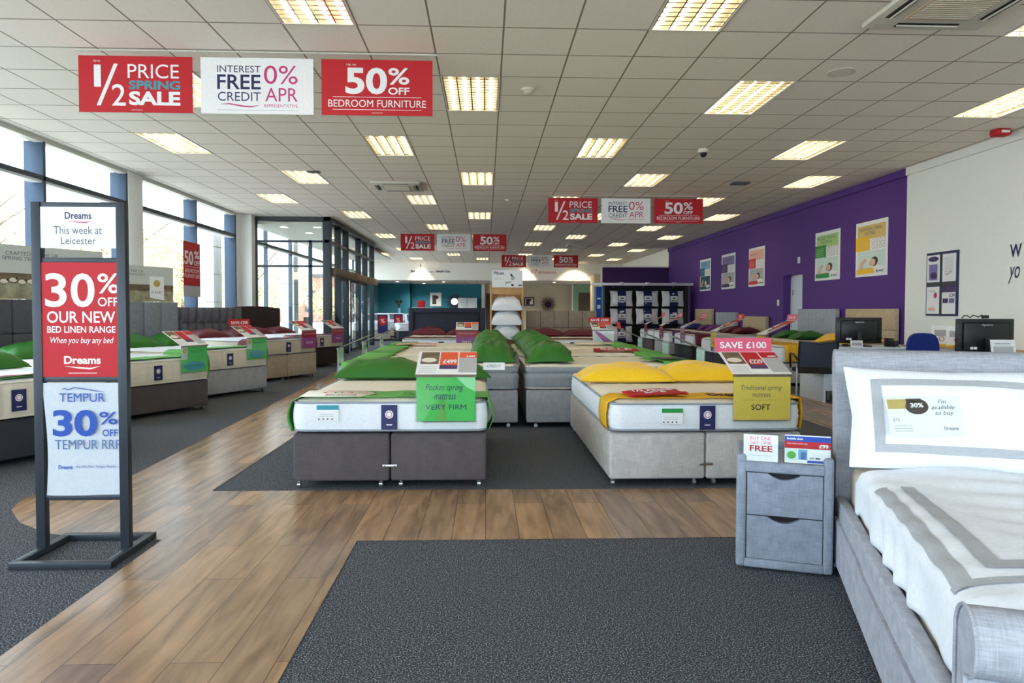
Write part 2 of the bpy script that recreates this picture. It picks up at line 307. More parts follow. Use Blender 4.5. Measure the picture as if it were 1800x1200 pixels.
b = MB(); b.box(-6.3, WR, YB-.1, YB, 0, .3, 'wall_white'); b.box(-6.3, WR, YB-.1, YB, 3.2, H, 'wall_white')
for x in (-6.2, -3.6, -1.0, 1.6, 4.2, 6.7): b.box(x, x+.08, YB-.1, YB, .3, 3.2, 'darkframe')
wb = struct(b, 'window_2'); g = MB(); g.box(-6.2, WR, YB-.06, YB-.05, .3, 3.2, 'glass'); g.build('pane', wb)

# ---- glazed lobby
b = MB(); LX = -3.93; LY = 17.6; LE = 24.6
b.box(-5.76, -5.70, LY, LY+.06, 0, 3.5, 'darkframe'); b.box(-4.42, -4.35, LY, LY+.06, 0, 2.98, 'darkframe'); b.box(-4.08, -3.89, LY, LY+.2, 0, 3.5, 'darkframe', .004)
for z in (2.95, 2.33): b.box(-5.7, -4.08, LY, LY+.06, z-.025, z+.025, 'darkframe')
b.box(-5.76, -3.89, LY, LY+.08, 3.46, H, 'darkframe'); b.box(-4.05, -3.89, LY, LE+.1, 3.46, H, 'darkframe')
for y in (19.0, 20.05, 22.0, 23.2, 24.6): b.box(-4.08, -3.91, y-.07, y, 0, 3.46, 'darkframe', .003)
b.box(-4.04, -3.92, LY, LE, 2.92, 2.99, 'darkframe')
struct(b, 'window_3')
g = MB(); g.box(-5.7, -4.08, LY+.025, LY+.035, .05, 3.46, 'glass'); g.box(-4.0, -3.99, LY+.2, LE, 2.3, 3.46, 'glass'); g.box(-4.0, -3.99, LY+.2, 19.0, .05, 2.3, 'glass'); g.box(-4.0, -3.99, 23.2, LE, .05, 2.3, 'glass')
g.build('pane', bpy.data.objects['window_3'])
b = MB(); b.box(-4.0, -3.8, LY+.22, LE-.02, 2.1, 2.31, 'bronze', .01); b.box(-3.8, -3.76, 20.4, 23.9, 2.11, 2.3, 'tan', .008); b.disc(0, 0, .09, .045, 'black', T=Matrix.Translation((-3.758, 22.5, 2.2)) @ Matrix.Rotation(PI/2, 4, 'Z') @ Matrix.Rotation(PI/2, 4, 'X'), t=.02)
b.build('door_operator', label='bronze sliding door operator box across the glass lobby wall', category='door operator')
for i, (ya, yb, x) in enumerate(((19.02, 20.5, -4.03), (20.5, 22.0, -3.97), (22.0, 23.2, -4.03))):
    b = MB()
    for y in (ya, yb-.06): b.box(x, x+.04, y, y+.06, .02, 2.1, 'darkframe')
    b.box(x, x+.04, ya, yb, 2.04, 2.1, 'darkframe'); b.box(x, x+.04, ya, yb, .02, .12, 'darkframe'); do = struct(b, 'door_%d' % (4+i))
    g = MB(); g.box(x+.018, x+.024, ya+.06, yb-.06, .12, 2.04, 'glass'); g.build('pane', do)
    g = MB(); [g.disc(y0, z0, .035, .035, 'paper', T=Matrix.Translation((x+.026, 0, 0)) @ Matrix.Rotation(PI/2, 4, 'Z') @ Matrix.Rotation(PI/2, 4, 'X')) for y0 in (ya+.3, (ya+yb)/2, yb-.3) for z0 in (1.05, 1.5)]; g.build('safety_dots', do)
b = MB(); b.box(-5.98, -4.06, LY+.06, 30, 3.38, 3.44, 'ceilmetal'); struct(b, 'ceiling_lobby')
for i, (x, y, s) in enumerate(((-5.2, 18.2, 'nearest the window'), (-4.35, 18.2, 'nearest the corner post'), (-4.9, 19.6, 'third back'), (-4.5, 20.9, 'fourth back'))):
    b = MB(); T = Matrix.Translation((x, y, 3.379)) @ Matrix.Rotation(PI, 4, 'X'); b.disc(0, 0, .13, .13, 'white', T=T, t=.01); b.disc(0, 0, .095, .095, 'down', T=T, z=.01, t=.004)
    b.build('downlight', label='round downlight in the glass lobby ceiling, %s' % s, category='downlight', group='lobby downlights')
b = MB(); T = Matrix.Rotation(PI/2, 4, 'Z') @ Matrix.Rotation(PI/2, 4, 'X'); b.box(-4.13, -4.1, 22.35, 22.75, 3.0, 3.2, 'greenled')
b.poly([(22.44, 3.08), (22.56, 3.08), (22.56, 3.05), (22.66, 3.1), (22.56, 3.15), (22.56, 3.12), (22.44, 3.12)], 'paper', T=Matrix.Translation((-4.099, 0, 0)) @ T); b.build('exit_sign', label='small green exit sign inside the glass lobby', category='exit sign')
for i, (x, y, s) in enumerate(((-4.75, 18.3, 'left'), (-4.25, 18.6, 'right'))):
    b = MB(); b.box(x, x+.09, y, y+.3, 0, 1.05+.1*i, 'black', .01); b.box(x-.08, x+.17, y-.05, y+.35, 0, .02, 'black', .005)
    b.build('security_gate', label='slim black security pedestal in the lobby, %s of two' % s, category='security pedestal', group='lobby security pedestals')

# ---- outside
b = MB(); b.add([(-150, -60, -.06), (WL-.31, -60, -.06), (WL-.31, 180, -.06), (-150, 180, -.06)], [(0, 1, 2, 3)], 'asphalt'); b.add([(WL-.31, -60, -.06), (60, -60, -.06), (60, YB-.4, -.06), (WL-.31, YB-.4, -.06)], [(0, 1, 2, 3)], 'asphalt'); struct(b, 'ground_outside', smooth=0)
for i, (x, y) in enumerate(((-7.0, 18.2), (-6.62, 24.3))):
    b = MB(); b.box(x-.45, x, y, y+.55, 0, 5, 'white', .01)
    for z in range(1, 7): b.box(x-.455, x+.005, y-.005, y+.555, z*.72-.01, z*.72, 'ink')
    b.build('cladding_pier', label='white panelled pier outside the %s' % ('last shop window' if i == 0 else 'glass lobby'), category='pier', group='outside piers')
leafmb = None
def tree(x, y, h, r, lm, label, seed):
    rd = random.Random(seed); t = empty('tree', (x, y, 0), label=label, category='tree', group='trees outside the shop windows')
    tb = MB(); tb.tube([(0, 0, -.05), (.05, 0, h*.4), (0, .05, h*.85)], [.14, .1, .03], 'bark')
    for k in range(14):
        a = rd.uniform(0, 2*PI); z = h*rd.uniform(.3, .75); l = r*rd.uniform(.6, 1); tb.tube([(0, 0, z), (l*.5*math.cos(a), l*.5*math.sin(a), z+l*.4), (l*math.cos(a), l*math.sin(a), z+l*.8)], [.05, .03, .01], 'bark', 5)
    tb.build('trunk', t); lb = MB(); n = 5200; vs = []; fs = []
    for k in range(n):
        a = rd.uniform(0, 2*PI); v = rd.uniform(-1, 1); q = rd.random()**.4; s = math.sqrt(1-v*v)
        p = Vector((r*q*s*math.cos(a), r*q*s*math.sin(a), h*.62+h*.42*q*v)); d = Vector((rd.gauss(0, 1), rd.gauss(0, 1), rd.gauss(0, 1))).normalized(); e = d.orthogonal().normalized(); z = rd.uniform(.05, .1)
        vs += [(p+d*z)[:], (p+e*z*.6)[:], (p-d*z)[:], (p-e*z*.6)[:]]; fs.append((4*k, 4*k+1, 4*k+2, 4*k+3))
    lb.add(vs, fs, lm); lb.build('foliage', t, smooth=0)
W_ = ['beyond the first window behind the sign stand', 'beyond the window beside the red window banner', 'beyond the tall window left of the banner', 'behind the white pier', 'seen through the lobby front', 'seen through the lobby near its corner', 'far left of the first window', 'low and far beyond the lobby']
for i, (x, y, h, r) in enumerate(((-16, 15, 4.2, 2.6), (-15, 29, 4.8, 3.0), (-17, 23, 4.6, 2.8), (-15, 35, 4.8, 3), (-14, 42, 4.4, 3), (-17, 56, 5, 3.4), (-19, 9, 5, 3), (-13, 60, 3, 2.4))):
    tree(x, y, h, r, 'leaf' if i % 3 else 'hedge', 'pale leafy tree outdoors, '+W_[i], i)
b = MB(); b.box(-34, -12, 74, 86, 0, 4.6, 'brick'); b.box(-34.3, -11.7, 73.7, 86.3, 4.6, 5.0, 'base_taupe')
for x in (-31, -27, -23, -19, -15): b.box(x, x+1.8, 73.9, 74.02, 1, 3.2, 'darkframe')
b.build('brick_building', label='low orange brick building far beyond the lobby doors', category='building')

# ---------------------------------------------------------------- ceiling fittings
def ceiling_light(first=[None]):
    if first[0] is None:
        t = empty('ceiling_light', (0, 0, H)); first[0] = t; r = MB()
        for q in ((-.298, -.292, -.598, .598), (.292, .298, -.598, .598), (-.298, .298, -.598, -.592), (-.298, .298, .592, .598)): r.box(q[0], q[1], q[2], q[3], 0, .09, 'louvre')
        r.box(-.298, .298, -.598, .598, .09, .095, 'ceilmetal'); r.build('reflector', t)
        fr = MB(); [fr.box(*q, -.006, .004, 'ceilmetal') for q in ((-.3, -.285, -.6, .6), (.285, .3, -.6, .6), (-.3, .3, -.6, -.585), (-.3, .3, .585, .6))]; fr.build('frame', t)
        for k in range(4):
            x = -.21+.14*k; tb = MB(); tb.tube([(x, -.57, .065), (x, .57, .065)], .013, 'tube', 8); tb.build('lamp_tube', t)
        lo = MB()
        for k in range(5):
            x = -.28+.14*k; lo.add([(x-.006, -.585, .0), (x+.006, -.585, .0), (x+.002, -.585, .05), (x-.002, -.585, .05), (x-.006, .585, .0), (x+.006, .585, .0), (x+.002, .585, .05), (x-.002, .585, .05)], [(0, 1, 5, 4), (1, 2, 6, 5), (2, 3, 7, 6), (3, 0, 4, 7)], 'louvre')
        for k in range(1, 14):
            y = -.585+k*1.17/14; lo.add([(-.285, y-.008, .0), (-.285, y+.008, .0), (-.285, y, .045), (.285, y-.008, .0), (.285, y+.008, .0), (.285, y, .045)], [(0, 1, 4, 3), (1, 2, 5, 4), (2, 0, 3, 5)], 'louvre')
        lo.build('louvre', t); return t
    return copy_tree(first[0])
ordw = ['nearest', 'second', 'third', 'fourth', 'fifth', 'sixth', 'seventh']
colw = {-8: 'along the windows', -6: 'one in from the windows', -3: 'left of centre over the aisle', -1: 'just left of the middle', 2: 'just right of the middle', 4: 'right of centre', 7: 'between centre and the purple wall', 9: 'along the purple wall'}
for c in colw:
    for k, r in enumerate(sorted(r for cc, r in LIGHTS if cc == c)):
        o = ceiling_light(); o.location = (X0+.6*c+.3, Y0+.6*r+.6, H)
        o['label'] = 'louvred ceiling light, %s from camera in the line %s' % (ordw[k], colw[c]); o['category'] = 'ceiling light'; o['group'] = 'louvred ceiling lights'
def cassette(x, y, s, label):
    t = empty('air_conditioner', (x, y, H), label=label, category='air conditioner', group='ceiling air conditioners')
    b = MB(); b.box(-s/2, s/2, -s/2, s/2, -.045, -.001, 'ceilmetal', .015); b.build('casing', t)
    g = MB(); g.box(-s*.27, s*.27, -s*.27, s*.27, -.06, -.046, 'beigep', .006)
    for k in range(14): g.box(-s*.25, s*.25, -s*.25+k*s*.5/14, -s*.25+k*s*.5/14+.006, -.064, -.06, 'ceilmetal')
    g.build('grille', t)
    for a in range(4):
        v = MB(); T = Matrix.Rotation(a*PI/2, 4, 'Z'); v.box(-s*.26, s*.26, s*.36, s*.43, -.05, -.0455, 'rubber', T=T); v.box(-s*.26, s*.26, s*.385, s*.395, -.062, -.0505, 'ceilmetal', T=T); v.build('vent', t)
cassette(-1.65, 13.1, .9, 'square air conditioning cassette in ceiling left of centre'); cassette(3.5, 5.1, .95, 'large air conditioning cassette in ceiling at top right')
cassette(-1.6, 24.0, .9, 'small distant air conditioning cassette near bulkhead on left'); cassette(3.3, 24.5, .9, 'small distant air conditioning cassette before the purple partition')
def dome(name, x, y, r, h, m, label, cat, m2=None):
    b = MB(); T = Matrix.Translation((x, y, H)) @ Matrix.Rotation(PI, 4, 'X'); b.disc(0, 0, r, r, m, t=h*.5, T=T); b.ball((x, y, H-h*.5), (r*.7, r*.7, h*.6), m2 or m, 16); b.build(name, label=label, category=cat)
dome('smoke_detector', .44, 7.35, .07, .05, 'smoke', 'round smoke detector right of the nearest middle ceiling light', 'smoke detector')
dome('smoke_detector', .45, 14.6, .06, .05, 'smoke', 'small distant smoke detector in the middle of ceiling', 'smoke detector')
dome('ceiling_speaker', 3.45, 6.71, .13, .012, 'smoke', 'flat round ceiling speaker near the large air conditioner', 'speaker'); dome('security_camera', 3.12, 9.95, .075, .11, 'smoke', 'black dome security camera on ceiling', 'security camera', 'black')
dome('ceiling_speaker', -2.9, 11.9, .12, .012, 'ink', 'flat round grey ceiling speaker left of the air conditioner', 'speaker')
b = MB(); b.box(6.46, 6.66, 8.62, 8.78, H-.09, H-.001, 'red', .03, 3); b.box(6.51, 6.61, 8.6, 8.63, H-.06, H-.03, 'paper', .004); b.build('fire_alarm', label='red fire alarm sounder on ceiling above white wall', category='fire alarm')
b = MB(); b.box(4.45, 4.75, 12.4, 12.62, H-.03, H-.001, 'ink', .006); b.build('ceiling_vent', label='small grey ceiling device left of the dome camera row', category='vent')

# ---------------------------------------------------------------- hanging banners
UP = (PI/2, 0, 0)
def banner(kind, label, X, Y, w=1.0, zt=3.49, h=.5, grp=''):
    t = empty('hanging_banner', (X, Y, zt-h), label=label, category='banner', group=grp); b = MB(); b.box(0, w, 0, h, -.004, 0, 'paper' if kind == 1 else 'red')
    if kind == 0:
        b.text('Up to', .13, .44, .19, .465, 'paper'); b.text('1', .135, .225, .195, .42, 'paper', bold=.005); b.poly([(.155, .06), (.19, .06), (.345, .43), (.31, .43)], 'paper'); b.text('2', .29, .06, .41, .25, 'paper', bold=.005)
        b.text('PRICE', .43, .305, .88, .43, 'paper'); b.text('SPRING', .44, .205, .89, .285, 'tealink', bold=.03); b.text('SALE', .44, .065, .89, .19, 'paper', bold=.04); b.rect(.46, .022, .56, .025, 'paper')
    elif kind == 1:
        b.text('INTEREST', .145, .37, .53, .43, 'navy'); b.text('FREE', .145, .22, .53, .35, 'navy', bold=.015); b.text('CREDIT', .15, .115, .53, .195, 'navy'); b.text('0%', .56, .27, .86, .435, 'pink'); b.text('APR', .57, .115, .86, .235, 'pink'); b.text('REPRESENTATIVE', .56, .062, .86, .09, 'pink')
        b.poly([(.16, .085), (.25, .095), (.38, .075), (.45, .072), (.53, .082), (.45, .06), (.38, .062), (.25, .084)], 'pink'); b.rect(.14, .032, .86, .036, 'greyp')
    else:
        b.text('Up to', .225, .44, .31, .465, 'paper'); b.text('50', .215, .19, .59, .43, 'paper', bold=.03); b.text('%', .6, .28, .79, .43, 'paper', bold=.015); b.text('OFF', .6, .19, .79, .255, 'paper', bold=.02); b.rect(.1, .163, .9, .167, 'paper'); b.text('BEDROOM FURNITURE', .06, .075, .94, .14, 'paper'); b.rect(.1, .05, .9, .054, 'paper'); b.rect(.45, .022, .55, .025, 'paper')
    b.build('panel', t, rot=UP, loc=(0, 0, 0), smooth=0)
    a = MB(); a.box(0, w, -.006, .006, h-.008, h+.006, 'acrylic'); a.box(0, w, -.006, .006, -.016, .002, 'acrylic'); a.build('edge_strip', t)
    for x in (.03, w-.03):
        s = MB(); s.tube([(x, 0, h), (x-.01, 0, H-zt+h-.01)], .0012, 'greyp', 5); s.tube([(x, 0, h), (x+.01, 0, H-zt+h-.01)], .0012, 'greyp', 5); s.build('wire', t)
    r = MB(); r.box(-.02, w+.04, -.008, .008, H-zt+h-.016, H-zt+h-.004, 'ceilmetal'); r.build('rail', t)
rows = [('first row, nearest the camera', -3.63, 6.4), ('second row, right of centre', 1.25, 14.0), ('third row, left of centre', -2.53, 20.8), ('fourth row, farthest back', .64, 28.5)]
for i, (s, X, Y) in enumerate(rows):
    for k, nm in enumerate(('red half price sale banner', 'white interest free credit banner', 'red 50% off bedroom furniture banner')):
        banner(k, nm+' hanging in the '+s, X+1.072*k, Y, grp='hanging sale banners', zt=3.5)

# ---------------------------------------------------------------- sign stand
t = empty('sign_stand', (-2.265, 3.58, 0), label='tall charcoal metal stand holding three promotional signs at left', category='sign stand')
for x in (0, .415):
    b = MB(); b.box(x, x+.045, -.02, .02, .02, 1.775, 'charcoal', .003); b.build('post', t)
b = MB(); b.box(.045, .415, -.014, .014, 1.745, 1.775, 'charcoal', .003); b.build('crossbar', t)
for z in (1.485, .888, .288): b = MB(); b.box(.045, .415, -.012, .012, z-.013, z+.013, 'charcoal', .002); b.build('crossbar', t)
b = MB(); b.box(0, .48, -.23, -.19, 0, .035, 'charcoal', .003); b.box(0, .48, .19, .23, 0, .035, 'charcoal', .003); b.box(.0, .042, -.19, .19, 0, .035, 'charcoal', .003); b.box(.438, .48, -.19, .19, 0, .035, 'charcoal', .003); b.build('base', t)
def face(b, name, t, loc=(0, 0, 0)): return b.build(name, t, rot=UP, loc=loc, smooth=0)
b = MB(); b.box(.04, .42, 1.545, 1.75, 0, .003, 'paper'); b.text('Dreams', .165, 1.69, .295, 1.725, 'navy', z=.003, bold=.02); b.poly([(.17, 1.682), (.22, 1.678), (.27, 1.676), (.297, 1.684), (.27, 1.67), (.22, 1.673)], 'pink', z=.003)
b.text('This week at', .11, 1.615, .345, 1.655, 'ink', z=.003); b.text('Leicester', .145, 1.565, .315, 1.6, 'ink', z=.003); face(b, 'header_sign', t, (0, -.012, 0))
b = MB(); b.box(.035, .425, .9, 1.474, 0, .003, 'red'); Z = .003
b.text('3', .062, 1.25, .168, 1.42, 'paper', z=Z, bold=.015); b.text('0', .188, 1.25, .305, 1.42, 'paper', z=Z, bold=.015); b.text('%', .32, 1.32, .425, 1.42, 'paper', z=Z, bold=.01); b.text('OFF', .32, 1.255, .42, 1.3, 'paper', z=Z, bold=.01)
b.text('OUR NEW', .07, 1.172, .405, 1.23, 'paper', z=Z, bold=.012); b.text('BED LINEN RANGE', .07, 1.122, .405, 1.155, 'paper', z=Z, bold=.015); b.text('When you buy any bed', .085, 1.06, .395, 1.1, 'paper', z=Z, shear=.25)
b.text('Dreams', .15, .965, .33, 1.005, 'paper', z=Z, bold=.03); b.poly([(.15, .955), (.22, .95), (.28, .946), (.33, .956), (.28, .938), (.22, .943)], 'paper', z=Z); b.rect(.17, .918, .31, .921, 'paper', z=Z); face(b, 'sale_sign', t, (0, -.012, 0))
b = MB(); b.grid(lambda u, v: (.05+.375*u+.012*(1-u)*math.sin(v*4), .3+.57*v, .004+.006*math.sin(u*5+v*2)), 16, 16, 'offerbg'); Z = .012
b.poly([(.13, .835), (.15, .845), (.17, .838), (.2, .85), (.25, .842), (.31, .83), (.35, .825), (.31, .826), (.25, .837), (.2, .845), (.17, .833), (.15, .84)], 'mblue', z=Z)
b.text('TEMPUR', .125, .775, .35, .818, 'blue', z=Z, bold=.02); b.text('30', .09, .6, .31, .735, 'blue', z=Z, bold=.03); b.text('%', .32, .66, .41, .725, 'blue', z=Z, bold=.01); b.text('OFF', .335, .6, .41, .635, 'blue', z=Z, bold=.01)
b.text('TEMPUR RRP', .1, .535, .425, .583, 'mblue', z=Z); b.text('Dreams', .115, .435, .185, .455, 'blue', z=Z, bold=.02); b.text('- the UK\'s No.1 Tempur Retailer', .195, .437, .4, .455, 'mblue', z=Z); face(b, 'offer_sign', t, (0, -.006, 0))

# ---------------------------------------------------------------- beds
def rrect(w, l, r, n):
    """points round a rounded rectangle centred x, y from 0 to l"""
    pts = []; per = []
    segs = [((w/2-r, r), -PI/2), ((w/2-r, l-r), 0), ((-w/2+r, l-r), PI/2), ((-w/2+r, r), PI)]
    for i, (c, a) in enumerate(segs):
        for k in range(5): t = a+k*PI/8; pts.append((c[0]+r*math.cos(t), c[1]+r*math.sin(t), math.cos(t), math.sin(t)))
        c2, a2 = segs[(i+1) % 4]; p = pts[-1]; q = (c2[0]+r*math.cos(a2), c2[1]+r*math.sin(a2)); L = math.hypot(q[0]-p[0], q[1]-p[1]); m = max(1, int(L/n))
        for k in range(1, m): pts.append((p[0]+(q[0]-p[0])*k/m, p[1]+(q[1]-p[1])*k/m, p[2], p[3]))
    s = 0; out = []
    for i, p in enumerate(pts):
        if i: s += math.hypot(p[0]-pts[i-1][0], p[1]-pts[i-1][1])
        out.append(p+(s,))
    return out
def mattress(loc, rz, W, L, z0, z1, side, top, style, label, grp='display mattresses', badge=True, fine=.03, pillowtop=False):
    t = empty('mattress', loc, rz, label=label, category='mattress', group=grp); h = z1-z0; P = rrect(W, L, .09, fine); n = len(P); nv = 10; b = MB()
    def off(s, v):
        o = .012*math.sin(PI*v)
        if style == 'rib': o += .007*abs(math.sin(PI*s/.075))
        elif style == 'tuft': o += .014*abs(math.sin(PI*s/.11))**.5*abs(math.sin(PI*v*3))**.5
        elif style == 'wave': o += .004*math.sin(v*26+2*math.sin(s*9))
        else: o += .003*abs(math.sin(PI*s/.2))
        return o
    vs = []
    for x, y, nx, ny, s in P:
        for j in range(nv+1):
            v = j/nv; o = off(s, v)-(.02 if pillowtop and .66 < v < .76 else 0); vs.append((x+nx*o, y+ny*o, z0+h*v))
    fs = [((i*(nv+1)+j), ((i+1) % n)*(nv+1)+j, ((i+1) % n)*(nv+1)+j+1, i*(nv+1)+j+1) for i in range(n) for j in range(nv)]
    b.add(vs, fs, side); b.build('border', t, smooth=60)
    nx_, ny_ = int(W/.035), int(L/.035); b = MB()
    def tp(u, v):
        x = (u-.5)*W; y = v*L; r = .09; cx = max(abs(x)-(W/2-r), 0); cy = max(r-y, y-(L-r), 0); d = math.hypot(cx, cy)
        if d > r: k = r/d; x = math.copysign(W/2-r+cx*k, x); y = (r-cy*k) if y < L/2 else (L-r+cy*k)
        e = min(W/2-abs(x), y, L-y); up = .022*min(1, max(0, e)/.07)**.6
        if style == 'tuft': up += -.012*max(0, math.cos(2*PI*x/.3)*math.cos(2*PI*y/.3)-.5)*2*min(1, e/.1)
        else: up += .006*abs(math.sin(PI*y/.16))*min(1, max(0, e)/.1)+(.003*abs(math.sin(PI*x/.16)) if style != 'rib' else 0)*min(1, max(0, e)/.1)
        return (x, y, z1+up)
    b.grid(tp, nx_, ny_, top); b.build('top_panel', t, smooth=60)
    for z in (z0+.008, z1): p = MB(); p.tube([(x+nx*.006, y+ny*.006, z) for x, y, nx, ny, s in P], .008, 'piping' if style != 'tuft' else 'mcream', 6, closed=True); p.build('piping', t)
    if badge:
        s = MB(); zc = (z0+z1)/2; s.box(-.055, .055, zc-.085, zc+.085, 0, .002, 'navy'); s.disc(0, zc+.02, .028, .028, 'paper', z=.002); s.disc(0, zc+.02, .021, .021, 'pink', z=.0026); s.disc(0, zc+.02, .016, .016, 'paper', z=.0032); s.rect(-.02, zc-.055, .02, zc-.048, 'paper', z=.002); s.build('badge', t, rot=UP, loc=(0, -.029 if style == 'tuft' else -.022, 0), smooth=0, label='navy label with round white emblem')
    return t
def care_label(t, x, z, m='tealink'):
    s = MB(); s.box(x-.075, x+.075, z-.055, z+.055, 0, .002, 'paper'); s.rect(x-.075, z+.025, x+.075, z+.055, m, z=.002); [s.rect(x-.06, z-.01-k*.012, x+.04, z-.007-k*.012, 'greyp', z=.002) for k in range(2)]; [s.disc(x-.06+k*.03, z-.04, .006, .006, 'ink', z=.002) for k in range(4)]; s.build('care_label', t, rot=UP, loc=(0, -.024, 0), smooth=0)
def divan(loc, rz, W, L, zt, m, label, halves=True, link=True, grp='divan bed bases', castor=True, hb=None, foot=.05):
    t = empty('divan_base', loc, rz, label=label, category='bed base', group=grp)
    xs = ((-W/2, -.004), (.004, W/2)) if halves else ((-W/2, W/2),)
    for xa, xb in xs:
        b = MB(); b.box(xa, xb, .01, L, foot, zt, m, .02, 3)
        b.box(xa+.012, xb-.012, .004, .012, zt-.012, zt-.004, m); b.build('divan_half' if halves else 'divan_box', t)
    if castor:
        for x in ((-W/2+.03, -.07, .07, W/2-.05) if halves else (-W/2+.05, W/2-.05)):
            for y in (.06, L-.1):
                b = MB(); b.tube([(x, y, foot), (x, y, .03)], .008, 'chrome', 8); b.tube([(x-.012, y, .021), (x+.012, y, .021)], .02, 'alu', 14); b.build('castor', t)
    if link and halves:
        b = MB(); b.box(-.052, .052, -.006, .002, .15, .17, 'chrome', .004); [b.ball((x, -.006, .16), .006, 'ink', 8) for x in (-.035, .035)]; b.build('link_bar', t)
    if hb: headboard(t, L, *hb)
    return t
def headboard(t, L, W, z0, z1, m, style, th=.09):
    b = MB(); y = L+.002
    if style == 'plain': b.box(-W/2, W/2, y, y+th, z0, z1, m, .025, 3)
    elif style == 'arch':
        n = 24; pr = [(-W/2, z0)]+[(-W/2+W*k/n, z1-.05+.05*math.sin(PI*k/n)) for k in range(n+1)]+[(W/2, z0)]; k = len(pr)
        b.add([(x, y, z) for x, z in pr]+[(x, y+th, z) for x, z in pr], [list(range(k))[::-1], list(range(k, 2*k))]+[(i, (i+1) % k, (i+1) % k+k, i+k) for i in range(k)], m)
    elif style == 'framed':
        b.box(-W/2, W/2, y+.03, y+th, z0, z1, m, .015); f = .11
        b.box(-W/2, -W/2+f, y-.02, y+.04, z0, z1, m, .015, 3); b.box(W/2-f, W/2, y-.02, y+.04, z0, z1, m, .015, 3); b.box(-W/2+f-.01, W/2-f+.01, y-.02, y+.04, z1-f, z1, m, .015, 3); b.box(-W/2+f+.03, W/2-f-.03, y+.01, y+.05, z0, z1-f-.04, m, .02, 3)
    elif style in ('vert', 'horiz', 'squares', 'ribs', 'grid'):
        nx, nz = {'vert': (5, 1), 'horiz': (1, 3), 'squares': (5, 3), 'ribs': (10, 1), 'grid': (4, 3)}[style]; b.box(-W/2, W/2, y+.04, y+th, z0, z1, m, .015)
        for i in range(nx):
            for j in range(nz):
                xa, xb = -W/2+W*i/nx, -W/2+W*(i+1)/nx; za, zb = z0+(z1-z0)*j/nz, z0+(z1-z0)*(j+1)/nz; b.box(xa+.002, xb-.002, y, y+.06, za+.002, zb-.002, m, .016 if style != 'ribs' else .008, 3)
    elif style == 'buttons':
        nx, nz = 9, 4
        def fn(u, v):
            x = -W/2+W*u; z = z0+(z1-z0)*v; d = .05*(abs(math.sin(PI*u*nx))**.5)*(abs(math.sin(PI*v*nz))**.5); return (x, y+.03-d, z)
        b.grid(fn, nx*8, nz*8, m); b.box(-W/2, W/2, y+.03, y+th, z0, z1, m, .012)
        for i in range(1, nx):
            for j in range(1, nz): b.ball((-W/2+W*i/nx, y+.026, z0+(z1-z0)*j/nz), (.012, .008, .012), m, 8)
    b.build('headboard', t, smooth=50)
def runner(loc, rz, W, z0, z1, y0, y1, m, label, puff=.03, grp='foot runners', txt=None, tm='navy'):
    prof = []; X = W/2+.016
    for k in range(8): a = k/7; prof.append((-X-puff*math.sin(PI*a), z0+.005+(z1-z0)*a))
    for k in range(1, 21): a = k/20; prof.append((-X+2*X*a, z1+.034+.0025*math.sin(a*25)))
    for k in range(1, 8): a = k/7; prof.append((X+puff*math.sin(PI*a), z1-(z1-z0-.005)*a))
    n = len(prof)-1; b = MB()
    def fn(u, v): i = min(int(u*n+1e-6), n); x, z = prof[i]; return (x+.004*math.sin(v*9+u*6), y0+(y1-y0)*v+.008*math.sin(u*14), z)
    b.grid(fn, n, 6, m)
    if txt: b.text(txt, W*.05, y0+.08, W*.3, y0+.22, tm, z=z1+.04, bold=.02)
    o = b.build('foot_runner', None, loc, (0, 0, rz), label=label, category='runner', group=grp); mo = o.modifiers.new('s', 'SOLIDIFY'); mo.thickness = .003; mo.offset = 1
    return o
def pillow_mesh(w, l, h, m, seed, flat=.25, ex=.5, nu=36, nv=28, puck=1.0):
    rd = random.Random(seed); ph = [rd.uniform(0, 6) for _ in range(8)]; b = MB()
    def hh(x, y):
        e = max(0, (1-abs(x)**2.4)*(1-abs(y)**2.4))**ex
        wr = .05*math.sin(5*x+ph[0]+2*math.sin(3*y+ph[1]))+.035*math.sin(9*y+ph[2]+3*x*math.sin(ph[3]))+.03*math.sin(14*(x*math.cos(ph[4])+y*math.sin(ph[4])))
        return e*(1+wr*puck)
    def pos(x, y, s):
        pull = 1-.06*(1-abs(y))*abs(x)-.0*(1-abs(x)); pl2 = 1-.07*(1-abs(x))*abs(y)
        px, py = x*w/2*pull, y*l/2*pl2; e = hh(x, y); z = (h*e if s > 0 else -h*flat*e)
        cor = .02*h*abs(x)**6*abs(y)**6*4; return (px, py, z+cor+h*flat)
    b.grid(lambda u, v: pos(2*u-1, 2*v-1, 1), nu, nv, m); b.grid(lambda u, v: pos(1-2*u, 2*v-1, -1), nu, nv, m)
    return b
def pillow(loc, rot, w, l, h, m, seed, label, grp, name='pillow', **k):
    b = pillow_mesh(w, l, h, m, seed, **k); t = b.build(name, None, loc, rot, smooth=80, label=label, category='pillow', group=grp)
    s = MB(); pts = [(x*w/2*(1-.06*(1-abs(y))*abs(x)), y*l/2*(1-.07*(1-abs(x))*abs(y)), .25*h) for x, y in [(-1+2*i/12, -1) for i in range(12)]+[(1, -1+2*i/12) for i in range(12)]+[(1-2*i/12, 1) for i in range(12)]+[(-1, 1-2*i/12) for i in range(12)]]
    s.tube(pts, .005, m, 5, closed=True); s.build('seam', t); return t

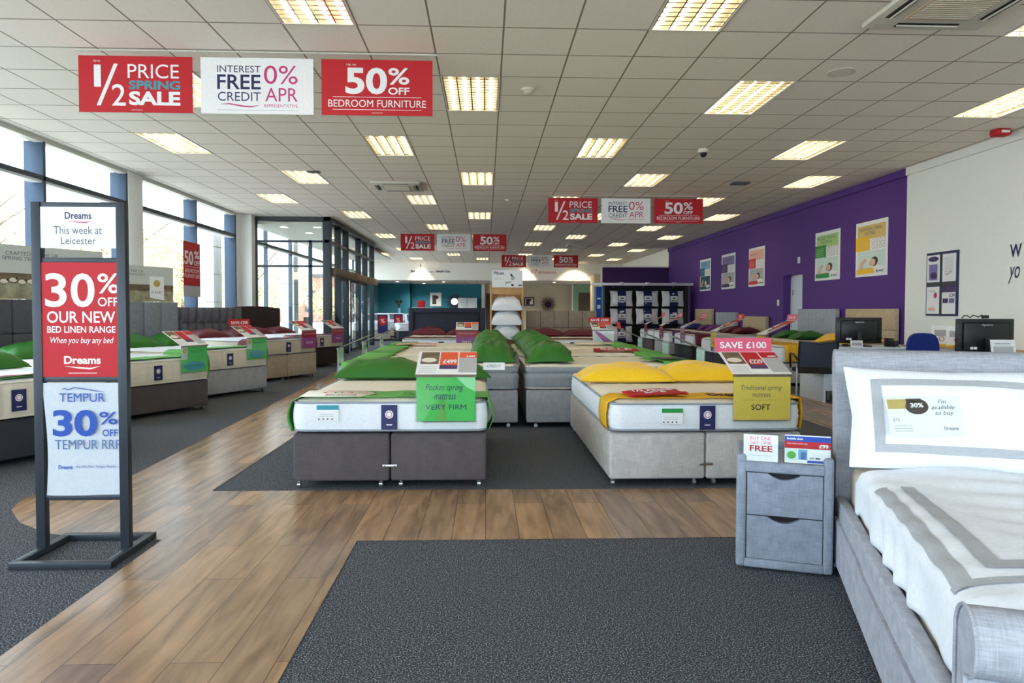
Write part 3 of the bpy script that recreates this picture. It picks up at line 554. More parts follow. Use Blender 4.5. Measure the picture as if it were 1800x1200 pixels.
def info_sheet(b, w, d, price, scheme, T):
    """printed sheet lying on the tray, local x across, y up the slope"""
    b.rect(0, 0, w, d, 'paper', T=T); Z = .0006
    b.rect(.02*w/.4, d*.45, w*.36, d*.97, 'brownp', z=Z, T=T); b.disc(w*.19, d*.62, w*.13, d*.1, 'mcream', z=2*Z, T=T); b.rect(w*.38, d*.34, w*.68, d*.97, scheme, z=Z, T=T); b.rect(w*.38, d*.24, w*.68, d*.4, 'plil2', z=2*Z, T=T)
    if price: b.text(price, w*.43, d*.46, w*.66, d*.64, 'paper', z=3*Z, bold=.03, T=T)
    b.rect(w*.70, d*.1, w, d*.97, 'greyp', z=Z, T=T); b.rect(w*.70, d*.72, w, d*.97, scheme, z=2*Z, T=T)
    if price: b.text('\u00a3389', w*.82, d*.75, w*.97, d*.82, 'paper', z=3*Z, bold=.03, T=T)
    for k in range(4): b.rect(w*.04, d*(.1+.08*k), w*.34, d*(.115+.08*k), 'greyp', z=Z, T=T)
def price_stand(loc, rz, label, kind, price=None, topper=None, scheme='red', grp='acrylic price stands', w=.41, fh=.315, d=.33, rise=.14, tm='hotpink', seen=True):
    t = empty('price_stand', loc, rz, label=label, category='price stand', group=grp)
    b = MB(); b.box(0, w, .0, .003, -fh-.08, 0, 'acrylic'); b.box(0, w, -.012, -.009, -fh-.005, 0, 'acrylic'); b.box(0, w, -.012, .003, -fh-.008, -fh-.005, 'acrylic')
    a = math.atan2(rise, d); T = Matrix.Translation((0, -.012, 0)) @ Matrix.Rotation(a, 4, 'X'); Lt = math.hypot(rise, d)
    b.box(0, w, 0, Lt, .002, .005, 'acrylic', T=T); b.box(0, w, 0, .005, -.012, .008, 'alu', T=T); b.build('acrylic_holder', t)
    s = MB(); info_sheet(s, w, Lt, price, scheme, T @ Matrix.Translation((0, 0, .0055))); s.build('info_sheet', t, smooth=0)
    f_ = MB()
    bg = {'firm': 'greenf', 'soft': 'yellowf', 'heart': 'greenf', 'maroon': 'purplef', 'white': 'pale', 'wave': 'paper'}[kind]
    f_.box(.008, w-.008, -fh, -.008, 0, .002, bg); Z = .0022; x0, x1 = .008, w-.008
    if kind == 'firm':
        f_.poly([(x1-.13, -.01), (x1, -.01), (x1, -.11), (x1-.06, -.08)], 'lgreen', z=Z); f_.poly([(.14, -fh), (.22, -fh), (.2, -.17), (.17, -.14)], 'run_green', z=Z)
        f_.text('Pocket spring', .07, -.115, .33, -.06, 'navy', z=.0035, shear=.3); f_.text('mattress', .13, -.165, .28, -.125, 'navy', z=.0035, shear=.3); f_.text('VERY FIRM', .07, -.235, .35, -.2, 'navy', z=2*Z, bold=.01)
    elif kind == 'soft':
        f_.text('Traditional spring', .06, -.115, .35, -.07, 'ink', z=Z, shear=.3); f_.text('mattress', .14, -.155, .27, -.125, 'ink', z=Z, shear=.3); f_.rect(.07, -.176, .34, -.174, 'gold', z=Z); f_.text('SOFT', .135, -.245, .27, -.205, 'hair', z=Z, bold=.01)
    elif kind == 'heart':
        f_.rect(.012, -.16, .1, -.012, 'skyp', z=Z); f_.disc(.056, -.06, .03, .035, 'gold', z=2*Z); f_.disc(w/2, -.24, .16, .055, 'tealink', z=Z); f_.text('Pocket spring', .13, -.1, .33, -.05, 'pgreen2', z=2*Z, shear=.3); f_.text('VERY FIRM', .1, -.255, .33, -.225, 'pgreen2', z=2*Z)
    elif kind == 'maroon':
        f_.rect(x0, -.13, x1, -.008, 'crimf', z=Z); f_.text('Contemporary', .05, -.08, .36, -.04, 'pred', z=2*Z, shear=.3); f_.text('MEDIUM' if 'chocolate' in label else 'FIRM', .12, -.24, .29, -.2, 'paper', z=2*Z)
    elif kind == 'wave': f_.poly([(.02, -.01), (.1, -.01), (w-.02, -.22), (w-.02, -.3), (w-.12, -.3)], 'purplef', z=Z)
    else: f_.rect(x0, -.2, x1, -.1, 'lgreen', z=Z); f_.disc(.3, -.26, .03, .02, 'pblu2', z=Z)
    f_.build('flyer', t, rot=UP, loc=(0, -.0005, 0), smooth=0)
    if topper:
        p = MB(); p.box(-.02, w-.01, 0, .105, -.002, .001, tm, 0)
        if topper != '#': p.text(topper, .02, .025, w-.05, .075, 'paper', z=.0012, bold=.025)
        else: p.text('1/2' if tm == 'red' else 'SAVE \u00a350', .12 if tm == 'red' else .05, .025, w-(.14 if tm == 'red' else .06), .075, 'paper', z=.0012, bold=.02)
        p.build('topper', t, rot=(R(78), 0, 0), loc=(0, Lt*math.cos(a)-.012, Lt*math.sin(a)+.005), smooth=0)
    return t
def leaflet(loc, rot, w, l, label, m, txt, tm, m2=None):
    b = MB(); b.grid(lambda u, v: (w*(u-.5), l*(v-.5), .012*(math.cos(3*(u-.5))-1)+.004*math.sin(6*v)), 10, 8, m)
    if m2: b.rect(-w*.5, -l*.5, w*.5, -l*.25, m2, z=.002)
    if txt: b.text(txt, -w*.35, -l*.25, w*.35, l*.3, tm, z=.003, bold=.02)
    o = b.build('leaflet', None, loc, rot, label=label, category='leaflet', group='leaflets on mattresses'); mo = o.modifiers.new('s', 'SOLIDIFY'); mo.thickness = .0012; return o

# --- two foreground divans
divan((-.665, 4.82, 0), 0, 1.335, 1.9, .385, 'base_taupe', 'dark taupe two-part divan base in front left, chrome link bar')
m1 = mattress((-.665, 4.825, 0), 0, 1.33, 1.9, .40, .60, 'mwhite', 'topcream', 'rib', 'white mattress on the dark taupe front base'); care_label(m1, -.42, .53)
runner((-.665, 4.825, 0), 0, 1.33, .39, .60, .03, .38, 'run_green', 'green satin runner with elastic loops round the front left mattress', .035, txt='Dreams', tm='run_green')
b = MB(); b.add([(-.62, .01, 0), (-.2, .01, 0), (-.12, .2, 0), (-.24, .36, .001), (-.64, .36, .001)], [(0, 1, 2, 3, 4)], 'topcream')
for k in range(24):
    a0, a1 = 2*PI*k/24, 2*PI*(k+.8)/24; b.add([(-.4+.11*math.cos(a)*q, .24+.06*math.sin(a)*q, .0012) for a, q in ((a0, 1), (a1, 1), (a1, .8), (a0, .8))], [(0, 1, 2, 3)], 'hotpink')
b.text('11', -.43, .225, -.37, .26, 'navy', z=.001, bold=.02); b.text('Dreams', -.46, .07, -.24, .12, 'hair', z=.001, bold=.03)
o = b.build('leaflet', None, (-.665, 4.825, .6415), label='cream printed card with pink emblem on front left mattress', category='leaflet', group='leaflets on mattresses'); mo = o.modifiers.new('s', 'SOLIDIFY'); mo.thickness = .0015
pillow((-.92, 6.3, .62), (0, 0, 0), .80, .54, .15, 'pil_green', 1, 'large green satin pillow lying on the front left mattress', 'green satin pillows')
pillow((-.3, 6.34, .62), (0, 0, R(4)), .66, .5, .12, 'pil_green', 2, 'green satin pillow mostly hidden behind the very firm price stand', 'green satin pillows')
price_stand((-.485, 4.79, .79), 0, 'price stand with green very firm flyer on front left bed', 'firm', '\u00a3499', None, 'orange', w=.42)
b = MB(); b.rect(0, 0, .16, .06, 'paper', t=.002); b.text('CREDIT', .03, .02, .13, .042, 'ink', z=.002); b.build('credit_card_sign', None, (-.02, 5.12, .8), (R(60), 0, 0), smooth=0, label='small white credit tab sticking out beside very firm sheet', category='card')

divan((1.555, 4.82, 0), 0, 1.37, 2.3, .38, 'base_stone', 'light stone two-part divan base in front right, bronze link bar')
m2 = mattress((1.555, 4.825, 0), 0, 1.355, 2.25, .395, .585, 'mwhite', 'topcream', 'wave', 'white mattress on the light stone front base'); care_label(m2, -.25, .5, 'pgreen2')
runner((1.555, 4.825, 0), 0, 1.355, .39, .585, .04, .34, 'run_yel', 'yellow satin runner round the front right mattress', .012, txt='Dreams', tm='hair')
leaflet((1.22, 4.98, .655), (R(3), R(-2), R(5)), .42, .26, 'red half price sale leaflet on the yellow runner', 'red', '1/2 PRICE\nSALE', 'paper', 'red')
pillow((1.22, 6.15, .605), (0, 0, R(-2)), .80, .55, .135, 'pil_yel', 3, 'yellow satin pillow on the left of the front right mattress', 'yellow satin pillows')
pillow((1.9, 6.2, .605), (0, 0, R(3)), .80, .55, .14, 'pil_yel', 5, 'yellow satin pillow on the right of the front right mattress', 'yellow satin pillows')
price_stand((1.725, 4.79, .79), 0, 'price stand with yellow soft flyer and save \u00a3100 topper', 'soft', '\u00a3229', 'SAVE \u00a3100', w=.42)

# --- back-to-back rows behind them
pw = ['front', 'second', 'third']
for side, (hx, rz, sgn) in (('left', (-1.55, -PI/2, -1)), ('right', (2.32, PI/2, 1))):
    for k in range(3):
        yc = 7.3+.7+k*1.5; L = 1.89; W = 1.38
        divan((hx, yc, 0), rz, W, L, .40, 'base_grey', 'pale grey divan base, %s bed of the %s-hand centre row' % (pw[k], side), link=False)
        mt = mattress((hx, yc, 0), rz, W, L, .41, .645+.01*k, 'mgrey' if k == 0 else 'mwhite', 'topcream', 'rib' if k == 1 else ('tuft' if side == 'right' else 'plain'), 'cream-topped mattress, %s bed of the %s-hand centre row' % (pw[k], side), pillowtop=True, badge=False)
        runner((hx, yc, 0), rz, W, .41, .655+.01*k, .05, .42, 'run_green', 'green foot runner on the %s bed of the %s-hand centre row' % (pw[k], side), .01)
        for q in range(2):
            px = hx+(-sgn)*(L-.27); py = yc+(-.33, .36)[q]
            pillow((px, py, .685+.01*k), (R(rnd.uniform(-3, 3)), R(-7*sgn), rz+R(rnd.uniform(-5, 5))), .56, .52, .17, 'pil_green', 10+k*2+q+20*(sgn > 0), 'plump green satin pillow, %s from front in the %s-hand green line' % (ordw[k*2+q] if k*2+q else 'first', side), 'green pillows of the centre rows', puck=1.3, ex=.72)
        q = local((hx, yc), rz, ((.62-.41) if sgn < 0 else -.62, -.03, 0))
        price_stand((q[0], q[1], .82), rz, 'acrylic price stand edge-on, %s bed of the %s-hand centre row' % (pw[k], side), 'white', None, '#' if (k == 2 and sgn > 0) else None, w=.3, tm='red')
leaflet((2.0, 7.75, .705), (0, 0, R(8)), .5, .3, 'black-centred printed card on the nearest right-hand green runner', 'run_green', None, 'navy'); b = MB(); b.disc(0, 0, .2, .12, 'plil2', t=.002); b.disc(.02, .01, .05, .04, 'orange', z=.002, t=.002); b.build('round_card', None, (2.02, 7.7, .712), label='dark oval card with orange print on nearest right green runner', category='card')
leaflet((1.75, 9.3, .72), (R(4), 0, R(-6)), .6, .34, 'red leaflet on the second right-hand green runner', 'red', 'SALE', 'paper', 'red')
leaflet((-1.05, 10.6, .735), (R(2), 0, R(5)), .6, .3, 'peach printed card on the third left-hand bed', 'pred', None, 'red')
leaflet((1.7, 10.9, .735), (R(2), 0, R(-4)), .6, .3, 'pale beige card on the third right-hand bed', 'mcream', None, 'pred')

# --- two beds with tall headboards at the back of the centre rows
divan((-.85, 13.3, 0), 0, 1.5, 1.98, .42, 'base_navy', 'navy divan with tall framed navy headboard behind left centre row', hb=(1.68, .1, 1.29, 'hb_navy', 'framed'), link=False)
mattress((-.85, 13.3, 0), 0, 1.5, 1.95, .43, .68, 'mwhite', 'topcream', 'plain', 'cream mattress in front of the framed navy headboard')
runner((-.85, 13.3, 0), 0, 1.5, .43, .68, .03, .4, 'run_mar', 'maroon runner on the bed with the navy headboard', .01)
pillow((-1.2, 14.85, .70), (0, 0, 0), .74, .5, .14, 'pil_mar', 51, 'maroon pillow at left before navy headboard', 'maroon pillows'); pillow((-.46, 14.85, .70), (0, 0, 0), .74, .5, .13, 'pil_mar', 52, 'maroon pillow at right before navy headboard', 'maroon pillows')
price_stand((-.57, 13.2, .86), 0, 'price stand with maroon flyer before navy headboard', 'maroon', None, None, 'orange', w=.43)
divan((1.67, 13.3, 0), 0, 1.5, 1.98, .42, 'base_beige', 'tan divan with square-panelled tan headboard behind right centre row', hb=(1.56, .1, 1.23, 'hb_tan', 'squares'), link=False)
mattress((1.67, 13.3, 0), 0, 1.5, 1.95, .43, .66, 'mwhite', 'topcream', 'tuft', 'tufted mattress in front of the square-panelled tan headboard')
runner((1.67, 13.3, 0), 0, 1.5, .43, .66, .03, .35, 'run_mar', 'maroon runner on the bed with the tan headboard', .01)
pillow((1.3, 14.85, .68), (0, 0, 0), .74, .5, .14, 'pil_mar', 53, 'maroon pillow at left before the tan headboard', 'maroon pillows'); pillow((2.02, 14.85, .68), (0, 0, 0), .74, .5, .13, 'pil_mar', 54, 'maroon pillow at right before the tan headboard', 'maroon pillows')
price_stand((2.03, 13.2, .86), 0, 'price stand with save \u00a3200 topper before tan headboard', 'wave', None, 'SAVE \u00a3200', 'orange', w=.42, tm='red')

# --- angled beds along the windows; (right foot corner, angle, ...)
LB = [((-3.36, 6.30), 61.5, 'base_char', 'tuft', 'mcream', .37, .66, None, 'charcoal base behind the sign stand', 'run_green', 'nearest window bed'),
      ((-3.46, 8.81), 64, 'base_taupe', 'tuft', 'mcream', .37, .64, (1.6, .1, 1.36, 'hb_char', 'grid'), 'taupe base beside the sign stand', 'run_green', 'window bed with taupe base'),
      ((-3.33, 10.73), 63, 'base_grey', 'tuft', 'mcream', .39, .66, (1.55, .1, 1.36, 'hb_grey', 'vert'), 'light grey base by the windows', 'run_green', 'window bed with grey base'),
      ((-3.16, 13.13), 62, 'base_beige', 'plain', 'mbeige', .45, .70, (1.6, .1, 1.28, 'hb_mid', 'buttons'), 'beige base by the windows', 'run_mar', 'window bed with beige base'),
      ((-3.20, 15.80), 62, 'base_choc', 'plain', 'mbeige', .42, .67, (1.6, .1, 1.32, 'base_choc', 'arch'), 'chocolate base nearest the glass lobby', 'run_mar', 'window bed with chocolate base')]
for i, (cr, a, bm_, st, side, zt, zm, hb, nm, rm, wb_) in enumerate(LB):
    rz = R(a); W = 1.5; c = local(cr, rz, (-W/2, 0, 0)); loc = (c[0], c[1], 0)
    divan(loc, rz, W, 1.95, zt, bm_, 'angled divan, '+nm, halves=(i == 3), link=False, hb=hb)
    mattress(loc, rz, W, 1.93, zt+.01, zm, side, 'sheet', st, 'mattress of the '+wb_, fine=.025)
    runner(loc, rz, W, zt+.01, zm, .03, .36, rm, '%s runner on the %s' % ('green' if rm == 'run_green' else 'maroon', wb_), .03)
    pm, pn = ('pil_green', 'green') if i < 2 else (('pil_green', 'green') if i == 2 else ('pil_mar', 'maroon'))
    for q, dx in enumerate((-.36, .36)):
        p = local(loc, rz, (dx, 1.6 if i else 1.35, 0)); pillow((p[0], p[1], zm+.02), (R(6), 0, rz+R((-6, 5)[q])), .72, .5, .15 if i < 3 else .13, pm, 60+i*2+q, '%s pillow, %s one on the %s' % (pn, ('left', 'right')[q], wb_), 'pillows of the window beds')
    if i: 
        p = local(loc, rz, (.30, -.035, 0)); price_stand((p[0], p[1], zm+.16), rz, 'price stand with %s flyer hung on the %s' % ('green' if i < 3 else 'purple', wb_), 'heart' if i < 3 else 'maroon', None, 'SAVE \u00a3200' if i == 2 else None, 'red', w=.40, tm='red', rise=.17)
    if i < 3:
        p = local(loc, rz, (-.52, -.03, 0)); b = MB(); b.box(-.08, .08, zm-.2, zm-.07, 0, .002, 'beigep'); b.text('Dreams', -.05, zm-.17, .05, zm-.145, 'navy', z=.003); b.build('care_tag', None, (p[0], p[1], 0), (PI/2, 0, rz), smooth=0, label='beige stitched tag on the mattress side of the '+wb_, category='tag', group='mattress tags')
    if i in (1, 2):
        p = local(loc, rz, (-.68, -.012, 0)); b = MB(); b.poly([(-.07, zt-.22), (.05, zt-.22), (.075, zt-.14), (.07, zt+.0), (-.07, zt-.0)], 'mcream', t=.004); [b.rect(-.04, zt-.17+k*.03, .04, zt-.163+k*.03, 'ink', z=.004) for k in range(5)]; b.build('swing_ticket', None, (p[0], p[1], 0), (PI/2, 0, rz), smooth=0, label='cream swing ticket hanging on the side of the '+wb_, category='ticket', group='swing tickets')
    if i == 0: pr = local(loc, rz, (.1, .2, 0)); leaflet((pr[0], pr[1], zm+.05), (0, 0, rz), .6, .3, 'red and white leaflet on the nearest window bed', 'paper', None, 'red', 'crimf')
# landscape picture boards resting on two headboards
for i, (k, W, hgt) in enumerate(((1, 1.6, .66), (2, 1.45, .56))):
    cr, a = LB[k][0], R(LB[k][1]); c = local(cr, a, (-.75, 2.0, 0)); b = MB(); z0 = 1.362
    b.box(-W/2, W/2, z0, z0+hgt, -.02, 0, 'skyp'); b.rect(-W/2, z0, W/2, z0+hgt*.34, 'field'); b.rect(-W/2, z0+hgt*.3, W/2, z0+hgt*.48, 'brownp'); b.text('CRAFTED IN THE UK\nSPRING TECHNOLOGY', -W*.3, z0+hgt*.72, W*.15, z0+hgt*.88, 'ink', z=.001)
    if i == 0:
        rd = random.Random(8)
        for q in range(14): x = -W*.42+q*W*.065; zz = z0+hgt*(.32+.05*rd.random()); b.disc(x, zz, .045, .026, 'mcream', z=.0012); b.disc(x+.04, zz+.018, .014, .016, 'hair', z=.0014); b.rect(x-.02, zz-.045, x-.012, zz-.02, 'hair', z=.0012); b.rect(x+.012, zz-.045, x+.02, zz-.02, 'hair', z=.0012)
    b.poly([(W*.2, z0+hgt*.12), (W*.38, z0+hgt*.04), (W*.38, z0+hgt*.72), (W*.2, z0+hgt*.72)], 'paper', z=.002); b.disc(W*.29, z0+hgt*.52, .06, .055, 'gold', z=.003); b.text('FLAXBY', W*.225, z0+hgt*.24, W*.355, z0+hgt*.31, 'ink', z=.003)
    b.build('picture_board', None, (c[0], c[1], 0), (PI/2, 0, a), smooth=0, label=('landscape board with grazing sheep on the charcoal headboard', 'landscape board with moorland on the grey striped headboard')[i], category='picture board')
# window banner
b = MB(); b.box(0, .8, 0, 1.1, 0, .003, 'red'); Z = .004; b.text('50', .04, .64, .46, .92, 'paper', z=Z, bold=.03); b.text('%', .5, .78, .76, .94, 'paper', z=Z, bold=.02); b.text('OFF', .5, .64, .76, .74, 'paper', z=Z, bold=.02); b.rect(.05, .6, .75, .606, 'paper', z=Z); b.text('BEDROOM\nFURNITURE', .05, .38, .76, .56, 'paper', z=Z); b.rect(0, 0, .8, .22, 'greyp', z=.003)
b.build('window_banner', None, (WL+.03, 13.99, 1.5), (PI/2, 0, PI/2), smooth=0, label='red 50% off bedroom furniture banner hanging in the side window', category='banner')

# --- beds along the purple wall
RB = [(20.51, 22.2, 4.95, 'base_taupe', 'hb_sand', 'horiz', 1.29, 'run_nav', 'navy', 'pil_nav', 'farthest wall bed'), (18.5, 20.2, 4.92, 'base_grey', 'hb_ice', 'squares', 1.2, 'run_pur', 'purple', 'pil_pur', 'second farthest wall bed'),
      (16.5, 18.0, 4.92, 'base_blk', 'hb_sand', 'ribs', 1.1, 'run_mar', 'maroon', 'pil_mar', 'wall bed just beyond the door'), (13.14, 14.8, 4.62, 'base_navy', 'hb_ice', 'ribs', 1.28, 'run_green', 'green', 'pil_green', 'wall bed just before the door'),
      (11.22, 12.8, 4.8, 'base_stone', 'hb_sand', 'horiz', 1.28, 'run_yel', 'yellow', 'pil_yel', 'nearest bed along the purple wall')]
for i, (ya, yb, fx, bm_, hbm, hst, hz, rm, rn, pm, nm) in enumerate(RB):
    W = min(yb-ya, 1.62); yc = (ya+yb)/2; rz = -PI/2; L = WR-.12-fx
    divan((fx, yc, 0), rz, W, L, .38, bm_, '%s base with fabric headboard, %s' % (bm_[5:].replace('blk', 'black'), nm), link=False, hb=(W, .2, hz, hbm, hst))
    mattress((fx, yc, 0), rz, W, L-.02, .39, .64, 'mwhite', 'topcream', 'plain', 'mattress of the '+nm)
    runner((fx, yc, 0), rz, W, .395, .64, .1, .62, rm, '%s runner on the %s' % (rn, nm), .012)
    for q, dy in enumerate((-.38, .38)): pillow((WR-.5, yc+dy, .66), (0, R(-8), rz), .74, .52, .14, pm, 80+2*i+q, '%s pillow, %s one on the %s' % (rn, ('nearer', 'farther')[q], nm), 'pillows of the wall beds')
    price_stand((fx-.035, yc+.05, .82), rz, 'price stand at the foot of the '+nm, 'maroon' if i < 3 else 'soft', None, '#' , 'red', w=.38, tm='red' if i == 3 else 'hotpink', d=.55, rise=.25)

# ---------------------------------------------------------------- pillow tower
t = empty('pillow_tower', (.45, 15.0, 0), label='wooden shelf tower of white pillows with pillows header board', category='shelf tower')
b = MB(); b.box(-.36, -.32, -.02, .4, 0, 1.78, 'wood', .005); b.box(.32, .36, -.02, .4, 0, 1.78, 'wood', .005); b.box(-.32, .32, .36, .4, 0, 1.78, 'wood'); b.box(-.32, .32, -.0, .02, 1.58, 1.74, 'wood', .005); b.build('case', t)
for z in (1.29, .98, .67, .36):
    b = MB(); b.box(-.34, .34, -.06, .38, z-.02, z, 'hb_ice', .004); b.box(-.35, .35, -.08, -.06, z-.03, z+.05, 'hb_ice', .006); b.build('shelf', t)
for k, z in enumerate((1.29, .98, .67)):
    pillow((.45, 15.12, z-.035), (R(16), 0, 0), .66, .46, .22, 'pil_white', 101+k, 'white pillow on the %s shelf of the pillow tower' % ('top', 'middle', 'lower')[k], 'pillows in the tower', ex=.36)
b = MB(); b.box(-.32, .34, 1.73, 2.1, 0, .012, 'paper', .004); b.text('Pillows', -.28, 2.0, -.06, 2.07, 'navy', z=.013, bold=.02); [b.rect(-.28, 1.9+.03*k, -.12, 1.906+.03*k, 'greyp', z=.013) for k in range(2)]
b.disc(.1, 1.99, .02, .04, 'hair', z=.013, a=.5); b.disc(.13, 1.93, .035, .05, 'greyp', z=.013, a=-.5); b.poly([(-.03, 1.78), (-.02, 1.84), (.1, 1.86), (.1, 1.845), (0, 1.825)], 'ink', z=.013); b.disc(.12, 1.78, .03, .022, 'hair', z=.013); b.rect(.25, 1.76, .32, 1.79, 'plil2', z=.013); b.build('header_board', t, rot=UP, loc=(0, -.03, 0), smooth=0)
# ---------------------------------------------------------------- pillow rack with canopy
t = empty('display_rack', (3.9, 22.8, 0), label='black pillow display rack with silver canopy before purple partition', category='display rack')
b = MB(); b.box(0, 2.7, .3, .4, 0, 2.05, 'rackblk'); b.box(2.62, 2.7, -.3, .3, 0, 2.05, 'rackblk'); b.box(0, .05, -.1, .3, 0, 2.05, 'rackblk'); b.box(0, 2.7, -.3, .3, 0, .12, 'rackblk'); b.build('back_panel', t)
b = MB(); b.box(-.5, 2.8, -.5, .38, 2.09, 2.11, 'alu', .004); b.box(-.5, 2.8, -.52, -.5, 2.05, 2.13, 'alu'); [b.tube([(x, -.45, 2.08), (x+.1, .1, 2.0)], .01, 'alu') for x in (.2, 1.2, 2.2)]; b.build('canopy', t)
for x in (.4, 1.25, 2.1): b = MB(); b.box(x, x+.14, -.53, -.5, 2.07, 2.15, 'alu', .005); b.build('canopy_clip', t)
b = MB(); b.box(-.33, -.05, -.02, .02, .1, 2.02, 'pblu'); b.box(-.27, -.1, -.03, -.02, .1, 2.02, 'blue'); b.rect(-.24, 1.6, -.13, 1.66, 'paper', T=Matrix.Translation((0, -.032, 0)) @ Matrix.Rotation(PI/2, 4, 'X')); b.rect(-.235, 1.3, -.135, 1.42, 'paper', T=Matrix.Translation((0, -.032, 0)) @ Matrix.Rotation(PI/2, 4, 'X')); b.build('side_banner', t)
rw = ('top', 'middle', 'bottom'); cw = ('left', 'middle', 'right')
for r in range(3):
    for c in range(3):
        if r == 2 and c: continue
        x = 4.46+.86*c; z = 1.63-.585*r; o = pillow((x, 22.82, z), (R(80), 0, 0), .74, .52, .12, 'plastic_wrap', 120+3*r+c, 'wrapped pillow, %s row, %s column of the black rack' % (rw[r], cw[c]), 'wrapped pillows on the black rack', nu=20, nv=16)
        s = MB(); s.grid(lambda u, v: (-.14+.28*u, -.27+.54*v, .075+.085*math.cos((v-.5)*PI*.9)), 4, 8, 'navy'); s.build('wrap', o); s = MB(); s.box(-.12, .12, -.14, .06, .165, .17, 'paper'); s.disc(0, -.02, .06, .025, 'ink', z=.17, t=.002); s.rect(-.1, -.12, .1, -.08, 'ink', z=.17, t=.002); s.build('wrap_label', o)

# ---------------------------------------------------------------- posters on purple wall
def sleeper(b, z, flip=1, dark='hair', bg=None):
    b.disc(.60, .26, .12, .085, dark, z=z, a=.25); b.disc(.55, .245, .095, .068, 'skin', z=z+.0006, a=.2); b.poly([(.08, .10), (.16, .24), (.3, .34), (.36, .3), (.24, .2), (.26, .15), (.55, .16), (.55, .11), (.2, .09)], 'skin', z=z+.0004); b.disc(.50, .25, .02, .004, dark, z=z+.0012, a=.3); b.disc(.49, .215, .018, .006, 'pred2', z=z+.0012); b.disc(.7, .14, .22, .05, 'paper', z=z-.0002)
    for k in range(4): b.disc(.44+k*.028, .15-k*.008, .028, .007, 'skin', z=z+.0014, a=.2)
PO = [((12.66, 11.64), 'pyel', 'pyel2', 'TRADITIONAL SPRING\nMATTRESS', 'pale', 'yellow traditional spring poster with sleeper, nearest on purple wall'), ((14.25, 13.24), 'pgreen', 'pgreen2', 'POCKET SPRING\nMATTRESS', 'pale', 'green pocket spring poster, second nearest on purple wall'),
      ((17.91, 16.88), 'pred', 'pred2', '', 'greyp', 'red poster beyond the door recess on purple wall'), ((20.0, 18.9), 'plil', 'plil2', '', 'greyp', 'lilac poster second farthest on purple wall'), ((22.04, 20.98), 'pblu', 'pblu2', 'GEL', 'pblu2', 'blue poster farthest on purple wall')]
for (ya, yb), c1_, c2_, ttl, sc_, lb in PO:
    w_ = ya-yb; S = Matrix.Diagonal((w_, .985, 1, 1)); b = MB(); b.add(*[[(0, 0, 0), (1, 0, 0), (1, 1, 0), (0, 1, 0), (0, 0, .006), (1, 0, .006), (1, 1, .006), (0, 1, .006)], [(3, 2, 1, 0), (4, 5, 6, 7), (0, 1, 5, 4), (1, 2, 6, 5), (2, 3, 7, 6), (3, 0, 4, 7)]], 'paper', S)
    Z = .0065; b.rect(.06, .68, .94, .93, c1_, z=Z, T=S); b.rect(.06, .06, .94, .46, sc_, z=Z, T=S); b.rect(.1, .82, .6, .832, 'ink', z=Z+.0005, T=S) if not ttl else b.text(ttl, .1, .75 if len(ttl) > 4 else .8, .82 if len(ttl) > 20 else .6, .89, 'ink', z=Z+.001, T=S); b.rect(.0, .47, .46, .72, c2_, z=Z+.001, T=S)
    for k in range(5): b.rect(.06, .51+.035*k, .36, .518+.035*k, c1_, z=Z+.002, T=S)
    for k in range(4):
        for q in range(2): b.disc(.56+.11*k, .53+.1*q, .04, .045, 'greyp', z=Z, T=S); b.disc(.56+.11*k, .53+.1*q, .028, .033, 'paper', z=Z+.001, T=S)
    bb = MB(); sleeper(bb, Z+.002); o = len(b.v)
    for v in bb.v: b.v.append((S @ Vector(v))[:])
    for f_, mi in zip(bb.f, bb.mi): b.f.append([o+k for k in f_]); b.mi.append(b._m(bb.mats[mi]))
    b.rect(.04, .05, .6, .14, c2_, z=Z+.004, T=S); b.disc(.7, .09, .015, .03, 'plil2', z=Z+.004, T=S); b.rect(.74, .08, .88, .1, 'ink', z=Z+.004, T=S)
    b.build('wall_poster', None, (WR-.001, ya, 1.86), (PI/2, 0, -PI/2), smooth=0, label=lb, category='poster', group='posters on the purple wall')
for y, z, s in ((15.0, 2.36, 'alarm sensor above the recessed door'), (16.05, 1.44, 'light switch beside the recessed door')):
    b = MB(); b.box(WR-.02, WR-.001, y-.05, y+.05, z-.08, z+.06, 'white', .006); b.box(WR-.026, WR-.02, y-.02, y+.02, z-.02, z+.02, 'white', .002); b.build('switch_plate' if z < 2 else 'wall_sensor', label='white '+s, category='switch' if z < 2 else 'sensor')
